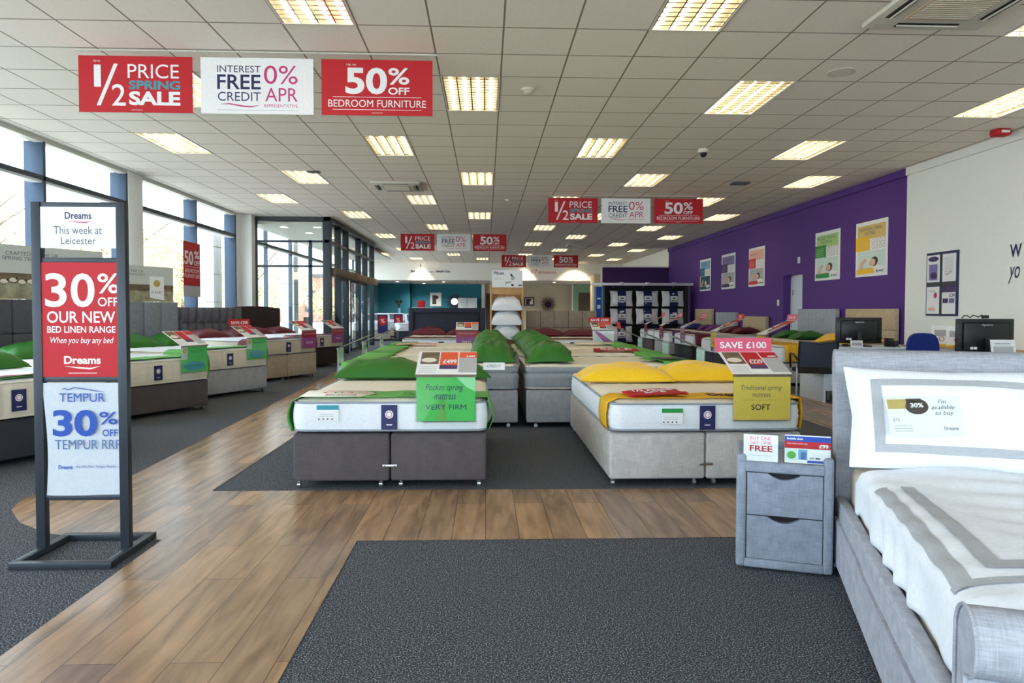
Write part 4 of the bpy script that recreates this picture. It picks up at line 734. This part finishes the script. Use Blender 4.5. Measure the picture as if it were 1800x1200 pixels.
# notice board
t = empty('notice_board', (WR-.021, 10.53, 1.17), (0, 0, -PI/2), label='black notice board holding four white sheets on white wall', category='notice board')
b = MB(); b.box(0, .72, -.02, 0, 0, .96, 'navy', .004); b.box(.345, .375, -.024, -.02, .01, .95, 'black'); b.box(.01, .71, -.024, -.02, .45, .5, 'black'); b.build('board', t)
for k, (x, z) in enumerate(((.03, .51), (.39, .51), (.03, .03), (.39, .03))):
    b = MB(); b.box(x, x+.3, z, z+.41, 0, .002, 'paper'); Z = .003
    if k == 0: b.disc(x+.15, z+.35, .12, .04, 'plil2', z=Z); b.rect(x+.05, z+.03, x+.25, z+.27, 'plil', z=Z); b.disc(x+.16, z+.1, .08, .05, 'plil2', z=Z+.001)
    elif k == 1: [b.rect(x+.05, z+.34-.025*q, x+.24, z+.346-.025*q, 'greyp', z=Z) for q in range(10)]; b.poly([(x+.08, z+.1), (x+.2, z+.16), (x+.22, z+.15), (x+.1, z+.08)], 'greyp', z=Z+.001)
    elif k == 2: b.rect(x+.05, z+.345, x+.2, z+.352, 'ink', z=Z); b.disc(x+.21, z+.28, .04, .045, 'pink', z=Z); b.disc(x+.13, z+.07, .09, .03, 'skin', z=Z)
    else: b.rect(x, z+.32, x+.3, z+.41, 'plil2', z=Z); b.text('\u00a339', x+.17, z+.25, x+.29, z+.3, 'navy', z=Z, bold=.02); b.rect(x+.02, z+.16, x+.14, z+.23, 'plil2', z=Z); b.rect(x+.16, z+.16, x+.28, z+.23, 'plil', z=Z)
    b.build('notice_sheet', t, rot=UP, loc=(0, -.026, 0), smooth=0)
b = MB(); b.text('W', 0, 0, .2, .17, 'navy', bold=.02, t=.004); b.build('wall_lettering', None, (WR-.021, 8.84, 1.94), (PI/2, 0, -PI/2), smooth=0, label='dark capital letter on white wall at right edge', category='lettering')
b = MB(); b.text('yo', 0, 0, .2, .22, 'navy', shear=.3, t=.004); b.build('wall_lettering', None, (WR-.021, 8.86, 1.6), (PI/2, 0, -PI/2), smooth=0, label='slanted lower case letters on white wall at right edge', category='lettering')
# bulkhead lettering
b = MB(); b.text('Better sleep', 0, 0, .78, .16, 'navy', t=.004, bold=.02); b.text('makes', .84, .02, 1.18, .12, 'mblue', t=.004, shear=.3); b.text('better you', 1.24, 0, 1.93, .16, 'navy', t=.004, bold=.02); b.poly([(.8, -.05), (1.0, -.08), (1.25, -.05), (1.0, -.1)], 'pink', t=.004); b.build('wall_lettering', None, (-3.7, 34.49, 3.06), UP, smooth=0, label='better sleep makes better you lettering on bulkhead', category='lettering')
b = MB(); b.text('or', 0, 0, .2, .1, 'navy', t=.004); b.text('24/7', .28, -.02, .8, .2, 'pink', t=.004, shear=.3); b.text('at', .86, 0, .98, .12, 'navy', t=.004); b.text('dreams.co.uk', 1.04, 0, 1.75, .14, 'hotpink', t=.004); b.poly([(.3, -.08), (.6, -.12), (.9, -.08), (.6, -.14)], 'pink', t=.004); b.build('wall_lettering', None, (1.75, 34.49, 3.06), UP, smooth=0, label='red and navy web address lettering on bulkhead', category='lettering')
# bulkhead spotlights
for i, (x, y) in enumerate(((-3.2, 34.15), (1.9, 34.15), (4.4, 33.6), (3.9, 31.5))):
    b = MB(); b.tube([(x, y, H), (x, y, H-.1)], .012, 'alu'); b.tube([(x, y, H-.09), (x, y+.1, H-.2)], [.03, .045], 'alu', 12); b.ball((x, y+.105, H-.205), .03, 'ledwarm', 10)
    b.build('spotlight', label='small warm ceiling spotlight, %s over the bulkhead' % ('leftmost', 'middle', 'rightmost', 'nearest')[i], category='spotlight', group='bulkhead spotlights')
    if i < 3:
        l = bpy.data.lights.new('spot', 'SPOT'); l.energy = 230; l.color = (1, .8, .5); l.spot_size = R(100); l.spot_blend = 1; l.shadow_soft_size = .04
        o = bpy.data.objects.new('spot_lamp', l); C.objects.link(o); o.location = (x, y, H-.26); o.rotation_euler = (R(40), 0, 0)

for i, (x, y) in enumerate(((-4.6, 36.4), (-2.2, 36.4), (1.0, 36.6), (3.6, 36.6), (5.9, 36.6), (-3.4, 38.4))):  # fittings and spot lamps added to brighten the dark far end
    b = MB(); T = Matrix.Translation((x, y, 2.719)) @ Matrix.Rotation(PI, 4, 'X'); b.disc(0, 0, .1, .1, 'white', T=T, t=.01); b.disc(0, 0, .075, .075, 'down', T=T, z=.01, t=.004)
    b.build('downlight', label='small added fill downlight behind the bulkhead, %s' % ('over the far left bed', 'before the dark sunburst mirror', 'over the cream wall doorway', 'before the bronze sunburst mirror', 'before the green wall', 'nearest the teal wall')[i], category='downlight', group='added rear fill downlights')
    l = bpy.data.lights.new('spot', 'SPOT'); l.energy = 160; l.color = (1, .92, .8); l.spot_size = R(150); l.spot_blend = .6; l.shadow_soft_size = .08
    o = bpy.data.objects.new('added_fill_lamp', l); C.objects.link(o); o.location = (x, y, 2.69)
# far room decoration
def frame(x, z, w, h, m, label, y=YF):
    t = empty('framed_print', (x, y-.02, z), label=label, category='picture'); b = MB()
    for q in ((0, w, 0, .07), (0, w, h-.07, h), (0, .07, .07, h-.07), (w-.07, w, .07, h-.07)): b.box(q[0], q[1], -.03, .01, q[2], q[3], m, .006)
    b.build('frame', t); b = MB(); b.box(.06, w-.06, -.005, .005, .06, h-.06, 'paper'); T = Matrix.Translation((0, -.006, 0)) @ Matrix.Rotation(PI/2, 4, 'X'); b.rect(w*.2, h*.15, w*.55, h*.8, 'hair', T=T); b.disc(w*.6, h*.65, w*.16, h*.12, 'hair', T=T, a=.6); b.build('artwork', t, smooth=0)
frame(-3.19, 1.46, .64, .78, 'paper', 'white framed dark print on the teal wall'); frame(2.19, 1.51, .59, .49, 'hair', 'dark framed small print on the cream wall')
def sunburst(x, z, r, m, label, n):
    t = empty('sunburst_mirror', (x, YF-.02, z), label=label, category='mirror'); b = MB(); T = Matrix.Translation((0, -.03, 0)) @ Matrix.Rotation(PI/2, 4, 'X')
    for k in range(n): a = 2*PI*k/n; a1 = a+PI/n*.8; a0 = a-PI/n*.8; b.poly([(r*.2*math.cos(a0), r*.2*math.sin(a0)), (r*.6*math.cos(a0), r*.6*math.sin(a0)), (r*math.cos(a), r*math.sin(a)), (r*.6*math.cos(a1), r*.6*math.sin(a1)), (r*.2*math.cos(a1), r*.2*math.sin(a1))], m, t=.02, T=T)
    b.build('rays', t, smooth=0); b = MB(); b.disc(0, 0, r*.38, r*.38, 'mirror', z=.02, t=.01, T=T); b.build('glass_disc', t, smooth=0)
sunburst(-1.8, 1.73, .5, 'dmirror', 'dark sunburst mirror near the white pier', 14); sunburst(3.57, 1.58, .5, 'brownp', 'bronze sunburst mirror on the cream wall', 22)
b = MB(); b.box(-1.55, -.5, 38.9, 39.4, 0, 1.92, 'white', .01); b.box(-1.53, -1.04, 38.88, 38.9, .1, 1.88, 'desk', .005); b.box(-1.02, -.52, 38.88, 38.9, .1, 1.88, 'desk', .005); b.box(-1.0, -.96, 38.86, 38.88, 1.0, 1.3, 'ink'); b.build('wardrobe', label='white two-door wardrobe beside the dark sunburst mirror', category='wardrobe')
for i, (x, y) in enumerate(((-4.6, 28.2), (-2.7, 27.6), (-4.4, 31.6))):
    nm = ('nearest the lobby', 'just behind the navy headboard', 'farthest back')[i]
    divan((x, y, 0), R(12), 1.5, 2, .4, 'base_beige' if i != 1 else 'base_char', 'distant divan beyond the lobby, '+nm, halves=False, link=False, castor=False, grp='distant divans'); mattress((x, y, 0), R(12), 1.5, 2, .41, .68, 'mwhite', 'sheet', 'plain', 'distant white mattress beyond the lobby, '+nm, fine=.1, badge=False)
    b = MB(); T = Matrix.Rotation(R(35), 4, 'X'); b.box(-.6, .6, 0, .6, 0, .05, 'sheet', .01, T=T); b.box(-.5, .5, .08, .52, .05, .055, 'ink', T=T); b.build('raised_board', None, (x, y+1.0, .71), (0, 0, R(12)), label='tilted dark-centred white board on distant bed, '+nm, category='display board', group='tilted boards')
    b = MB(); T = Matrix.Rotation(PI/2, 4, 'X'); b.rect(-.2, 0, .2, .75, 'navy', t=.006, T=T); b.disc(0, .5, .17, .2, 'red', z=.006, T=T); b.text('%', -.08, .42, .08, .58, 'paper', z=.008, T=T); b.build('round_flyer', None, (x+.45, y-.06, .3), (0, 0, R(12)), smooth=0, label='navy flyer with red disc on distant bed, '+nm, category='flyer', group='red disc flyers')
t = empty('potted_branch', (-4.75, 38.3, 0), label='dark twig in tall blue vase by the teal wall', category='vase'); b = MB(); b.tube([(0, 0, 0), (0, 0, .6), (0, 0, 1.35)], [.12, .1, .07], 'pblu'); b.build('vase', t); b = MB()
for k in range(16): a = rnd.uniform(0, 6.3); l = rnd.uniform(.05, .2); b.tube([(0, 0, 1.3), (l*.4*math.cos(a), l*.4*math.sin(a), 1.55), (l*math.cos(a), l*math.sin(a), 1.6+rnd.uniform(0, .25))], .012, 'hair', 5); b.disc(l*math.cos(a), 1.7, .04, .06, 'hair', T=Matrix.Rotation(PI/2, 4, 'X'))
b.build('twigs', t)
t = empty('spray_ornament', (-5.6, 30.3, 0), label='silvery twig spray with white blossoms beyond the lobby', category='ornament'); b = MB(); b.tube([(0, 0, 0), (0, 0, .9)], [.1, .06], 'alu'); b.build('vase', t); b = MB()
for k in range(26): a = rnd.uniform(0, 6.3); l = rnd.uniform(.1, .5); z = rnd.uniform(1.1, 1.6); b.tube([(0, 0, .85), (l*math.cos(a), l*math.sin(a), z)], .006, 'ink', 4); b.ball((l*math.cos(a), l*math.sin(a), z), .035, 'paper', 8)
b.build('blossom_spray', t)
b = MB(); b.box(-3.2, -2.3, 30.0, 30.1, .6, 1.35, 'pale', .01); T = Matrix.Translation((0, 29.99, 0)) @ Matrix.Rotation(PI/2, 4, 'X'); b.rect(-3.1, .95, -2.8, 1.1, 'red', T=T); b.rect(-2.7, .95, -2.4, 1.1, 'red', T=T); b.box(-2.95, -2.6, 30.0, 30.05, 1.35, 1.65, 'red', .01); b.box(-3.2, -2.3, 30, 30.4, 0, .6, 'base_grey'); b.build('info_stand', label='pale price board with red topper left of the navy headboard', category='price board')

# ---------------------------------------------------------------- desks at right
def desk(x0, x1, y0, y1, label):
    t = empty('desk', (x0, y0, 0), label=label, category='desk'); w_, d_ = x1-x0, y1-y0
    b = MB(); b.box(0, w_, 0, d_, .72, .75, 'desk', .004); b.build('desktop', t); b = MB(); b.box(.02, .05, .02, d_-.02, 0, .72, 'desk'); b.build('side_panel', t); b = MB(); b.box(w_-.05, w_-.02, .02, d_-.02, 0, .72, 'desk'); b.build('side_panel', t); b = MB(); b.box(.05, w_-.05, .1, .12, .15, .72, 'desk'); b.build('modesty_panel', t)
desk(4.55, 6.1, 9.2, 9.95, 'white desk behind the black mesh chair'); desk(4.9, 6.3, 6.85, 7.55, 'white desk carrying the large right-hand monitor')
def monitor(x, y, z, w, h, rz, label):
    t = empty('monitor', (x, y, z), rz, label=label, category='monitor', group='desk monitors')
    b = MB(); b.box(-w/2, w/2, 0, .03, .04, .04+h, 'black', .008); b.box(-w/2+.06, w/2-.06, -.025, .0, .08, h-.0, 'black', .02); T = Matrix.Translation((0, -.027, 0)) @ Matrix.Rotation(PI/2, 4, 'X'); b.text('iiyama', -.06, h-.04, .06, h-.015, 'alu', T=T, bold=.02); b.build('screen_housing', t)
    b = MB(); b.box(-.03, .03, -.05, -.025, -.0, .2, 'black', .004); b.box(-.13, .13, -.12, .1, 0, .015, 'black', .005); b.build('stand', t); b = MB(); [b.box(q, q+.03, -.032, -.024, .09, .115, 'paper') for q in (-.18, -.14)]; b.build('ports', t)
monitor(5.17, 9.45, .752, .62, .36, R(-6), 'black monitor seen from behind on the far white desk'); monitor(5.24, 7.1, .752, .62, .37, R(0), 'larger-looking black monitor from behind at right edge')
def card(x, y, z, w, h, label, rz=0, m='paper', tint=True):
    b = MB(); b.box(-w/2, w/2, 0, h, 0, .003, m); b.rect(-w*.4, h*.2, w*.4, h*.65, 'greyp', z=.003); [b.rect(-w*.35, h*(.72+.08*k), w*.3, h*(.74+.08*k), 'ink', z=.003) for k in range(2)]; return b.build('desk_card', None, (x, y, z), (R(80), 0, rz), smooth=0, label=label, category='card')
card(5.02, 9.22, .753, .17, .09, 'small white card in front of the far monitor'); card(5.28, 6.88, .753, .26, .2, 'white notice card at foot of the right-hand monitor')
b = MB(); b.box(5.5, 5.58, 9.3, 9.4, .752, .87, 'black', .004); b.box(5.6, 5.66, 9.32, 9.42, .752, .83, 'black', .004); b.build('pen_pot', label='black pen pots on the far desk beside the monitor', category='pen pot')
b = MB(); b.tube([(5.5+.3*q/12, 9.24+.03*math.sin(q*1.7), .765+.012*math.sin(q*2.3)) for q in range(13)], .006, 'black', 6); b.tube([(4.75+.2*q/12, 9.3+.03*math.sin(q*1.3), .762) for q in range(13)], .006, 'black', 6); b.ball((4.9, 9.3, .775), (.05, .035, .02), 'black', 12); b.build('cables', label='black cable tangle on the far white desk', category='cable')
b = MB(); b.tube([(4.98+.03*q, 7.1, 1.17+.03*abs(math.sin(q*1.1))) for q in range(9)], .006, 'black', 6); b.box(5.2, 5.26, 7.08, 7.12, 1.165, 1.2, 'black', .004); b.build('webcam', label='small black webcam and lead atop right-hand monitor', category='webcam')
# black mesh chair, seen from behind
t = empty('mesh_chair', (4.42, 9.22, 0), R(-12), label='black mesh-backed visitor chair with grey metal legs', category='chair')
b = MB(); b.grid(lambda u, v: (-.23+.46*u, -.22-.04*math.sin(PI*u)-.06*v, .5+.33*v), 12, 10, 'mesh'); b.build('backrest', t); b = MB(); b.tube([(-.24, -.22, .49), (-.24, -.28, .84), (0, -.33, .82), (.24, -.28, .84), (.24, -.22, .49), (0, -.27, .49)], .014, 'black', 8, closed=True); b.build('back_frame', t)
b = MB(); b.box(-.23, .23, -.22, .22, .41, .47, 'seatblk', .025, 3); b.build('seat', t)
for x in (-.25, .25):
    for y, yt in ((-.24, -.2), (.24, .2)): b = MB(); b.tube([(x*1.05, y, .012), (x, yt, .45), (x, yt, .5)], .012, 'alu', 8); b.ball((x*1.05, y, .01), .014, 'rubber', 8); b.build('leg', t)
    b = MB(); b.tube([(x, -.22, .6), (x*1.1, -.1, .66), (x*1.1, .1, .66), (x, .18, .46)], .014, 'black', 8); b.build('armrest', t)
# blue chair
t = empty('office_chair', (5.42, 8.4, 0), 0, label='blue fabric office chair with rounded back between the desks', category='chair')
b = MB(); n = 20; pr = [(.2*math.copysign(abs(math.cos(a))**.6, math.cos(a)), .74+.23*math.copysign(abs(math.sin(a))**.7, math.sin(a))) for a in [2*PI*k/n for k in range(n)]]
b.add([(x, 0, z) for x, z in pr]+[(x*.96, .06, z) for x, z in pr], [list(range(n))[::-1], list(range(n, 2*n))]+[(i, (i+1) % n, (i+1) % n+n, i+n) for i in range(n)], 'chairblue'); b.build('backrest', t); b = MB(); b.box(-.22, .22, -.42, .0, .44, .52, 'chairblue', .03, 3); b.build('seat', t); b = MB(); b.tube([(0, -.2, .44), (0, -.2, .1)], .025, 'black'); b.tube([(0, -.02, .48), (0, .05, .6)], .02, 'black'); b.build('gas_column', t)
for k in range(5): a = 2*PI*k/5; b = MB(); b.tube([(0, -.2, .1), (.25*math.cos(a), -.2+.25*math.sin(a), .06)], .018, 'black'); b.ball((.25*math.cos(a), -.2+.25*math.sin(a), .03), .03, 'black', 10); b.build('leg', t)
# low cupboard with leaflets
t = empty('cupboard', (6.38, 8.2, 0), label='low white cupboard against white wall under the notice board', category='cupboard'); b = MB(); b.box(0, .42, 0, 2.0, 0, .72, 'desk', .005); b.build('body', t); b = MB(); b.box(-.02, .43, -.01, 2.01, .72, .75, 'wood', .004); b.build('top', t)
for k in range(3): b = MB(); b.box(-.015, 0, .02+.66*k, .65+.66*k, .05, .7, 'desk', .004); b.build('door', t)
for i, (x, y, m) in enumerate(((6.55, 9.75, 'paper'), (6.5, 9.35, 'paper'))):
    b = MB(); b.box(-.13, .13, 0, .28, 0, .01, m); b.rect(-.09, .13, .09, .22, 'greyp', z=.01); b.disc(0, .09, .035, .035, 'pink', z=.01); b.disc(0, .09, .025, .025, 'paper', z=.011); b.build('leaflet_holder', None, (x, y, .752), (R(80), 0, R(-30)), smooth=0, label='white upright leaflet on low cupboard, %s' % ('farther from the big monitor' if i == 0 else 'nearer the big monitor'), category='leaflet', group='upright leaflets')
b = MB(); b.ball((6.42, 9.12, .9), (.07, .05, .07), 'orange', 14); b.box(6.4, 6.62, 9.0, 9.12, .9, .95, 'blue', .01); b.box(6.38, 6.65, 9.0, 9.14, .752, .82, 'navy', .01); b.box(6.42, 6.6, 9.02, 9.1, .84, .87, 'mblue', .01); b.build('toy_display', label='orange and blue gadget on low cupboard beside big monitor', category='ornament')
b = MB(); b.box(6.4, 6.6, 9.3, 10.1, .752, .775, 'pyel2', .006); b.build('yellow_cloth', label='folded yellow cloth on low cupboard behind leaflets', category='cloth')

# ---------------------------------------------------------------- bedside chest
A20 = R(-20); NP = (1.205, 3.275)
t = empty('bedside_chest', (NP[0], NP[1], 0), A20, label='blue-grey upholstered two-drawer bedside chest by the sleigh bed', category='bedside chest')
w_, d_, h_ = .43, .40, .555; b = MB(); fr = .045
b.box(0, fr, 0, d_, .01, h_, 'sleigh2', .014, 3); b.box(w_-fr, w_, 0, d_, .01, h_, 'sleigh2', .014, 3); b.box(fr-.01, w_-fr+.01, 0, d_, .01, .055, 'sleigh2', .012, 3); b.box(fr-.01, w_-fr+.01, 0, d_, h_-.085, h_-.035, 'sleigh2', .012, 3); b.box(fr-.01, w_-fr+.01, d_-.03, d_, .03, h_, 'sleigh2', .01, 3); b.box(.02, w_-.02, .04, d_-.02, .02, h_-.05, 'rackblk'); b.build('body', t)
for z0, z1 in ((.058, .262), (.268, .468)):
    n = 20; x0, x1 = fr+.003, w_-fr-.003; pr = [(x0, z0), (x1, z0), (x1, z1)]
    for k in range(n+1): u = 1-k/n; x = x0+(x1-x0)*(.28+.44*u); pr.append((x, z1-.028*math.sin(PI*u)**.8))
    pr.append((x0, z1)); b = MB(); m_ = len(pr)
    b.add([(x, .004, z) for x, z in pr]+[(x, .03, z) for x, z in pr], [list(range(m_)), list(range(m_, 2*m_))[::-1]]+[(i, (i+1) % m_, (i+1) % m_+m_, i+m_) for i in range(m_)], 'sleigh2'); b.build('drawer', t)
def holder(q, w, h, label, fn, tilt=80):
    p = local(NP, A20, q); t = empty('card_holder', p, (0, 0, A20), label=label, category='card holder'); b = MB(); b.box(-.005, w+.005, .004, .006, 0, h+.004, 'acrylic'); b.box(-.005, w+.005, -.006, -.004, 0, h*.7, 'acrylic'); b.box(-.005, w+.005, -.03, .05, 0, .003, 'acrylic'); b.build('acrylic_holder', t); b = MB(); b.box(0, w, .003, h, 0, .002, 'paper'); fn(b); b.build('printed_card', t, rot=UP, smooth=0)
def c1f(b): Z = .0025; b.text('BUY ONE', .03, .105, .125, .121, 'hotpink', z=Z); b.text('GET ONE', .03, .085, .125, .1, 'hotpink', z=Z); b.text('FREE', .028, .05, .13, .078, 'red', z=Z, bold=.02); b.rect(.03, .03, .125, .032, 'greyp', z=Z)
def c2f(b):
    Z = .0025; b.rect(0, .105, .2, .13, 'blue', z=Z); b.rect(0, .072, .2, .105, 'red', z=Z); b.text('Bedside chest', .01, .113, .08, .124, 'paper', z=Z*1.5, bold=.02); b.text('Tudor 2 drawer bedside chest', .01, .092, .1, .099, 'paper', z=Z*1.5); b.text('\u00a399', .15, .078, .19, .096, 'paper', z=Z*1.5, bold=.03); b.rect(.004, .015, .056, .068, 'pale', z=Z); b.disc(.03, .04, .02, .018, 'run_green', z=Z*1.3); b.rect(.06, .02, .1, .068, 'pblu', z=Z); b.rect(.072, .02, .094, .055, 'mblue', z=Z*1.3); b.rect(.1, .006, .198, .018, 'blue', z=Z); b.rect(.11, .024, .13, .034, 'greyp', z=Z); b.rect(.135, .024, .155, .032, 'ink', z=Z)
holder((.03, .015, .52), .155, .13, 'buy one get one free card in clear stand on bedside chest', c1f); holder((.215, .03, .52), .2, .135, 'blue and red \u00a399 price card in clear stand on bedside chest', c2f)

# ---------------------------------------------------------------- sleigh bed
SP = (1.757, 3.46); SA = R(-20.0)   # rear left corner; local x across, local y negative towards the foot
t = empty('sleigh_bed', (SP[0], SP[1], 0), SA, label='pale blue-grey upholstered sleigh bed at right foreground', category='bed'); SW = 1.62; SL = 2.2
def slab(b, prof, x0, x1, m, y=0):
    k = len(prof); b.add([(x0, y_, z) for y_, z in prof]+[(x1, y_, z) for y_, z in prof], [list(range(k))[::-1], list(range(k, 2*k))]+[(i, (i+1) % k, (i+1) % k+k, i+k) for i in range(k)], m)
b = MB(); hp = [(-.20, .0), (-.20, .5), (-.185, .8), (-.13, .95), (-.115, 1.0), (-.1, 1.03), (-.06, 1.05), (-.02, 1.035), (0, 1.0), (0, .93), (-.035, .8), (-.07, .5), (-.07, 0)]
slab(b, hp, 0, SW, 'sleigh'); b.build('headboard', t, smooth=50)
b = MB(); R_ = .072; cy, cz = -SL+.0, .555; fp = [(-SL+R_, 0), (-SL+R_, .4)]+[(cy+R_*math.cos(a), cz+R_*math.sin(a)) for a in [k*R(268)/24 for k in range(25)]]+[(-SL+.0, .3), (-SL+.0, 0)]
slab(b, fp, 0, SW, 'sleigh'); b.build('footboard', t, smooth=50)
b = MB(); b.tube([(-.004, y_, z) for y_, z in fp[1:-1]], .004, 'sleigh', 6); b.build('footboard_piping', t)
for x0, x1, s in ((0, .05, -1), (SW-.05, SW, 1)):
    b = MB(); b.box(x0, x1, -SL+.08, -.08, .02, .35, 'sleigh', .012, 3); sx = x0-.003 if s < 0 else x1+.003; b.build('side_rail', t)
    if s < 0:
        dr = MB(); n = 20; y0, y1 = -1.95, -.28; pr = [(y0, .06), (y1, .06), (y1, .27), (-.9, .27)]+[(-.9-.1*k/6, .27-.02*math.sin(PI*k/12)) for k in range(1, 7)]+[(-1.1, .25), (y0, .25)]; k = len(pr); dr.add([(-.012, y_, z) for y_, z in pr]+[(.002, y_, z) for y_, z in pr], [list(range(k)), list(range(k, 2*k))[::-1]]+[(i, (i+1) % k, (i+1) % k+k, i+k) for i in range(k)], 'sleigh'); dr.build('drawer', t, smooth=30)
# mattress, duvet, pillows
b = MB(); b.box(.06, SW-.06, -SL+.12, -.2, .28, .5, 'mcream', .04, 3); b.build('mattress', None, (SP[0], SP[1], 0), (0, 0, SA), label='cream mattress showing under the duvet on sleigh bed', category='mattress')
rd = random.Random(2)
def duvet(u, v):
    # u across 0..1, v head (0) to foot (1)
    s = u*2.0-.2; y = -.47-v*(SL-.60); top = .565+.012*math.sin(3*y+1)+.008*math.sin(9*s+4*y); xc = None
    W0, W1 = .055, SW-.055
    arc = .05
    def side(d, sg):  # d = distance past the edge
        a = min(d/arc, 1)*PI/2; x = arc*math.sin(a); z = -(arc-arc*math.cos(a)); 
        if d > arc: z -= min(d-arc, .17); x += .010*math.sin(22*y+3*math.sin(5*y))*min(1, (d-arc)/.08)
        return x, z
    L = W1-W0; q = -.17+u*(L+.34)
    if q < .04: x, z = side(.04-q, -1); X = W0+.04-x-.0; Z = top+z
    elif q > L-.04: x, z = side(q-L+.04, 1); X = W0+L-.04+x; Z = top+z
    else: X = W0+q; Z = top+.03*math.sin(PI*(q-.04)/(L-.08))**.5
    if v < .04: Z -= .03*(1-v/.04)
    if v > .95: Z -= .05*((v-.95)/.05)
    Z += .006*math.sin(31*y+9*X)*math.sin(5*X+2)
    return (X, y, Z)
dv = MB(); dv.grid(duvet, 90, 110, 'linen')
o = dv.build('duvet', None, (SP[0], SP[1], 0), (0, 0, SA), smooth=80, label='white duvet with two grey border bands on sleigh bed', category='duvet'); mo = o.modifiers.new('s', 'SOLIDIFY'); mo.thickness = .012; mo.offset = 1
def strip(u0, u1, v0, v1, nm):
    b = MB()
    def fn(a, c): x, y, z = duvet(u0+(u1-u0)*a, v0+(v1-v0)*c); return (x, y, z+.004)
    b.grid(fn, max(8, int(abs(u1-u0)*180)), max(2, int(abs(v1-v0)*110)), 'band'); b.build('border_band', o, smooth=80)
strip(.097, .114, .24, .90, 0); strip(.14, .165, .24, .845, 1); strip(.095, .905, .878, .90, 2); strip(.14, .86, .81, .845, 3); strip(.886, .903, .24, .90, 4); strip(.835, .86, .24, .845, 5)
for i, (x, nm, tl, yy) in enumerate(((.435, 'left', 62, -.34), (1.24, 'right', 62, -.36))):
    p = local(SP, SA, (x, yy, .74)); b = pillow_mesh(.84, .48, .10, 'linen', 200+i, flat=.5, puck=.6)
    rt = Matrix.Rotation(SA, 4, 'Z') @ Matrix.Rotation(R(tl), 4, 'X'); o = b.build('pillow', None, p, rt.to_euler(), smooth=80, label='white oxford pillow with grey band, %s side of sleigh bed' % nm, category='pillow', group='oxford pillows on the sleigh bed')
    for q in ((-.32, -.28, -.18, .16), (.28, .32, -.18, .16), (-.32, .32, .125, .16), (-.32, .32, -.18, -.145)):
        s = MB(); base = pillow_mesh(.84, .48, .10, 'linen', 200+i, flat=.5, puck=.6)
        def hz(x, y, B=base.v):  # height of the pillow front at x, y by nearest vertex blend
            bw = 0; bz = 0
            for vx, vy, vz in B[:37*29]:
                d2 = (vx-x)**2+(vy-y)**2
                if d2 < .0012: wgt = 1/(d2+1e-5); bw += wgt; bz += wgt*vz
            return bz/bw if bw else .06
        s.grid(lambda a, c: (q[0]+(q[1]-q[0])*a, q[2]+(q[3]-q[2])*c, hz(q[0]+(q[1]-q[0])*a, q[2]+(q[3]-q[2])*c)+.003), 16 if q[1]-q[0] > .1 else 3, 12 if q[3]-q[2] > .1 else 3, 'band'); s.build('band', o, smooth=80)
p = local(SP, SA, (.30, -.50, .79)); b = MB(); b.box(-.14, .14, -.085, .085, 0, .002, 'paper'); Z = .0025; b.rect(-.135, .035, -.06, .078, 'gold', z=Z); b.rect(-.06, .06, .0, .08, 'hair', z=Z); b.disc(-.02, .045, .045, .035, 'hair', z=Z); b.text('30%', -.045, .04, .005, .06, 'paper', z=Z*1.5, bold=.03); b.text("I'm\navailable\nto buy", .035, .0, .125, .075, 'ink', z=Z, shear=.3); b.text('Dreams', .07, -.06, .125, -.045, 'navy', z=Z); b.text('\u00a315', -.12, -.02, -.095, -.005, 'ink', z=Z); [b.rect(-.12, -.04-.012*k, -.05, -.037-.012*k, 'greyp', z=Z) for k in range(3)]
b.box(-.143, .143, -.088, .088, .0035, .0045, 'acrylic'); rt = Matrix.Rotation(SA+R(4), 4, 'Z') @ Matrix.Rotation(R(66), 4, 'X') @ Matrix.Rotation(R(3), 4, 'Z'); b.build('price_tag', None, p, rt.to_euler(), smooth=0, label='clear-sleeved available to buy tag pinned on left sleigh bed pillow', category='price tag')
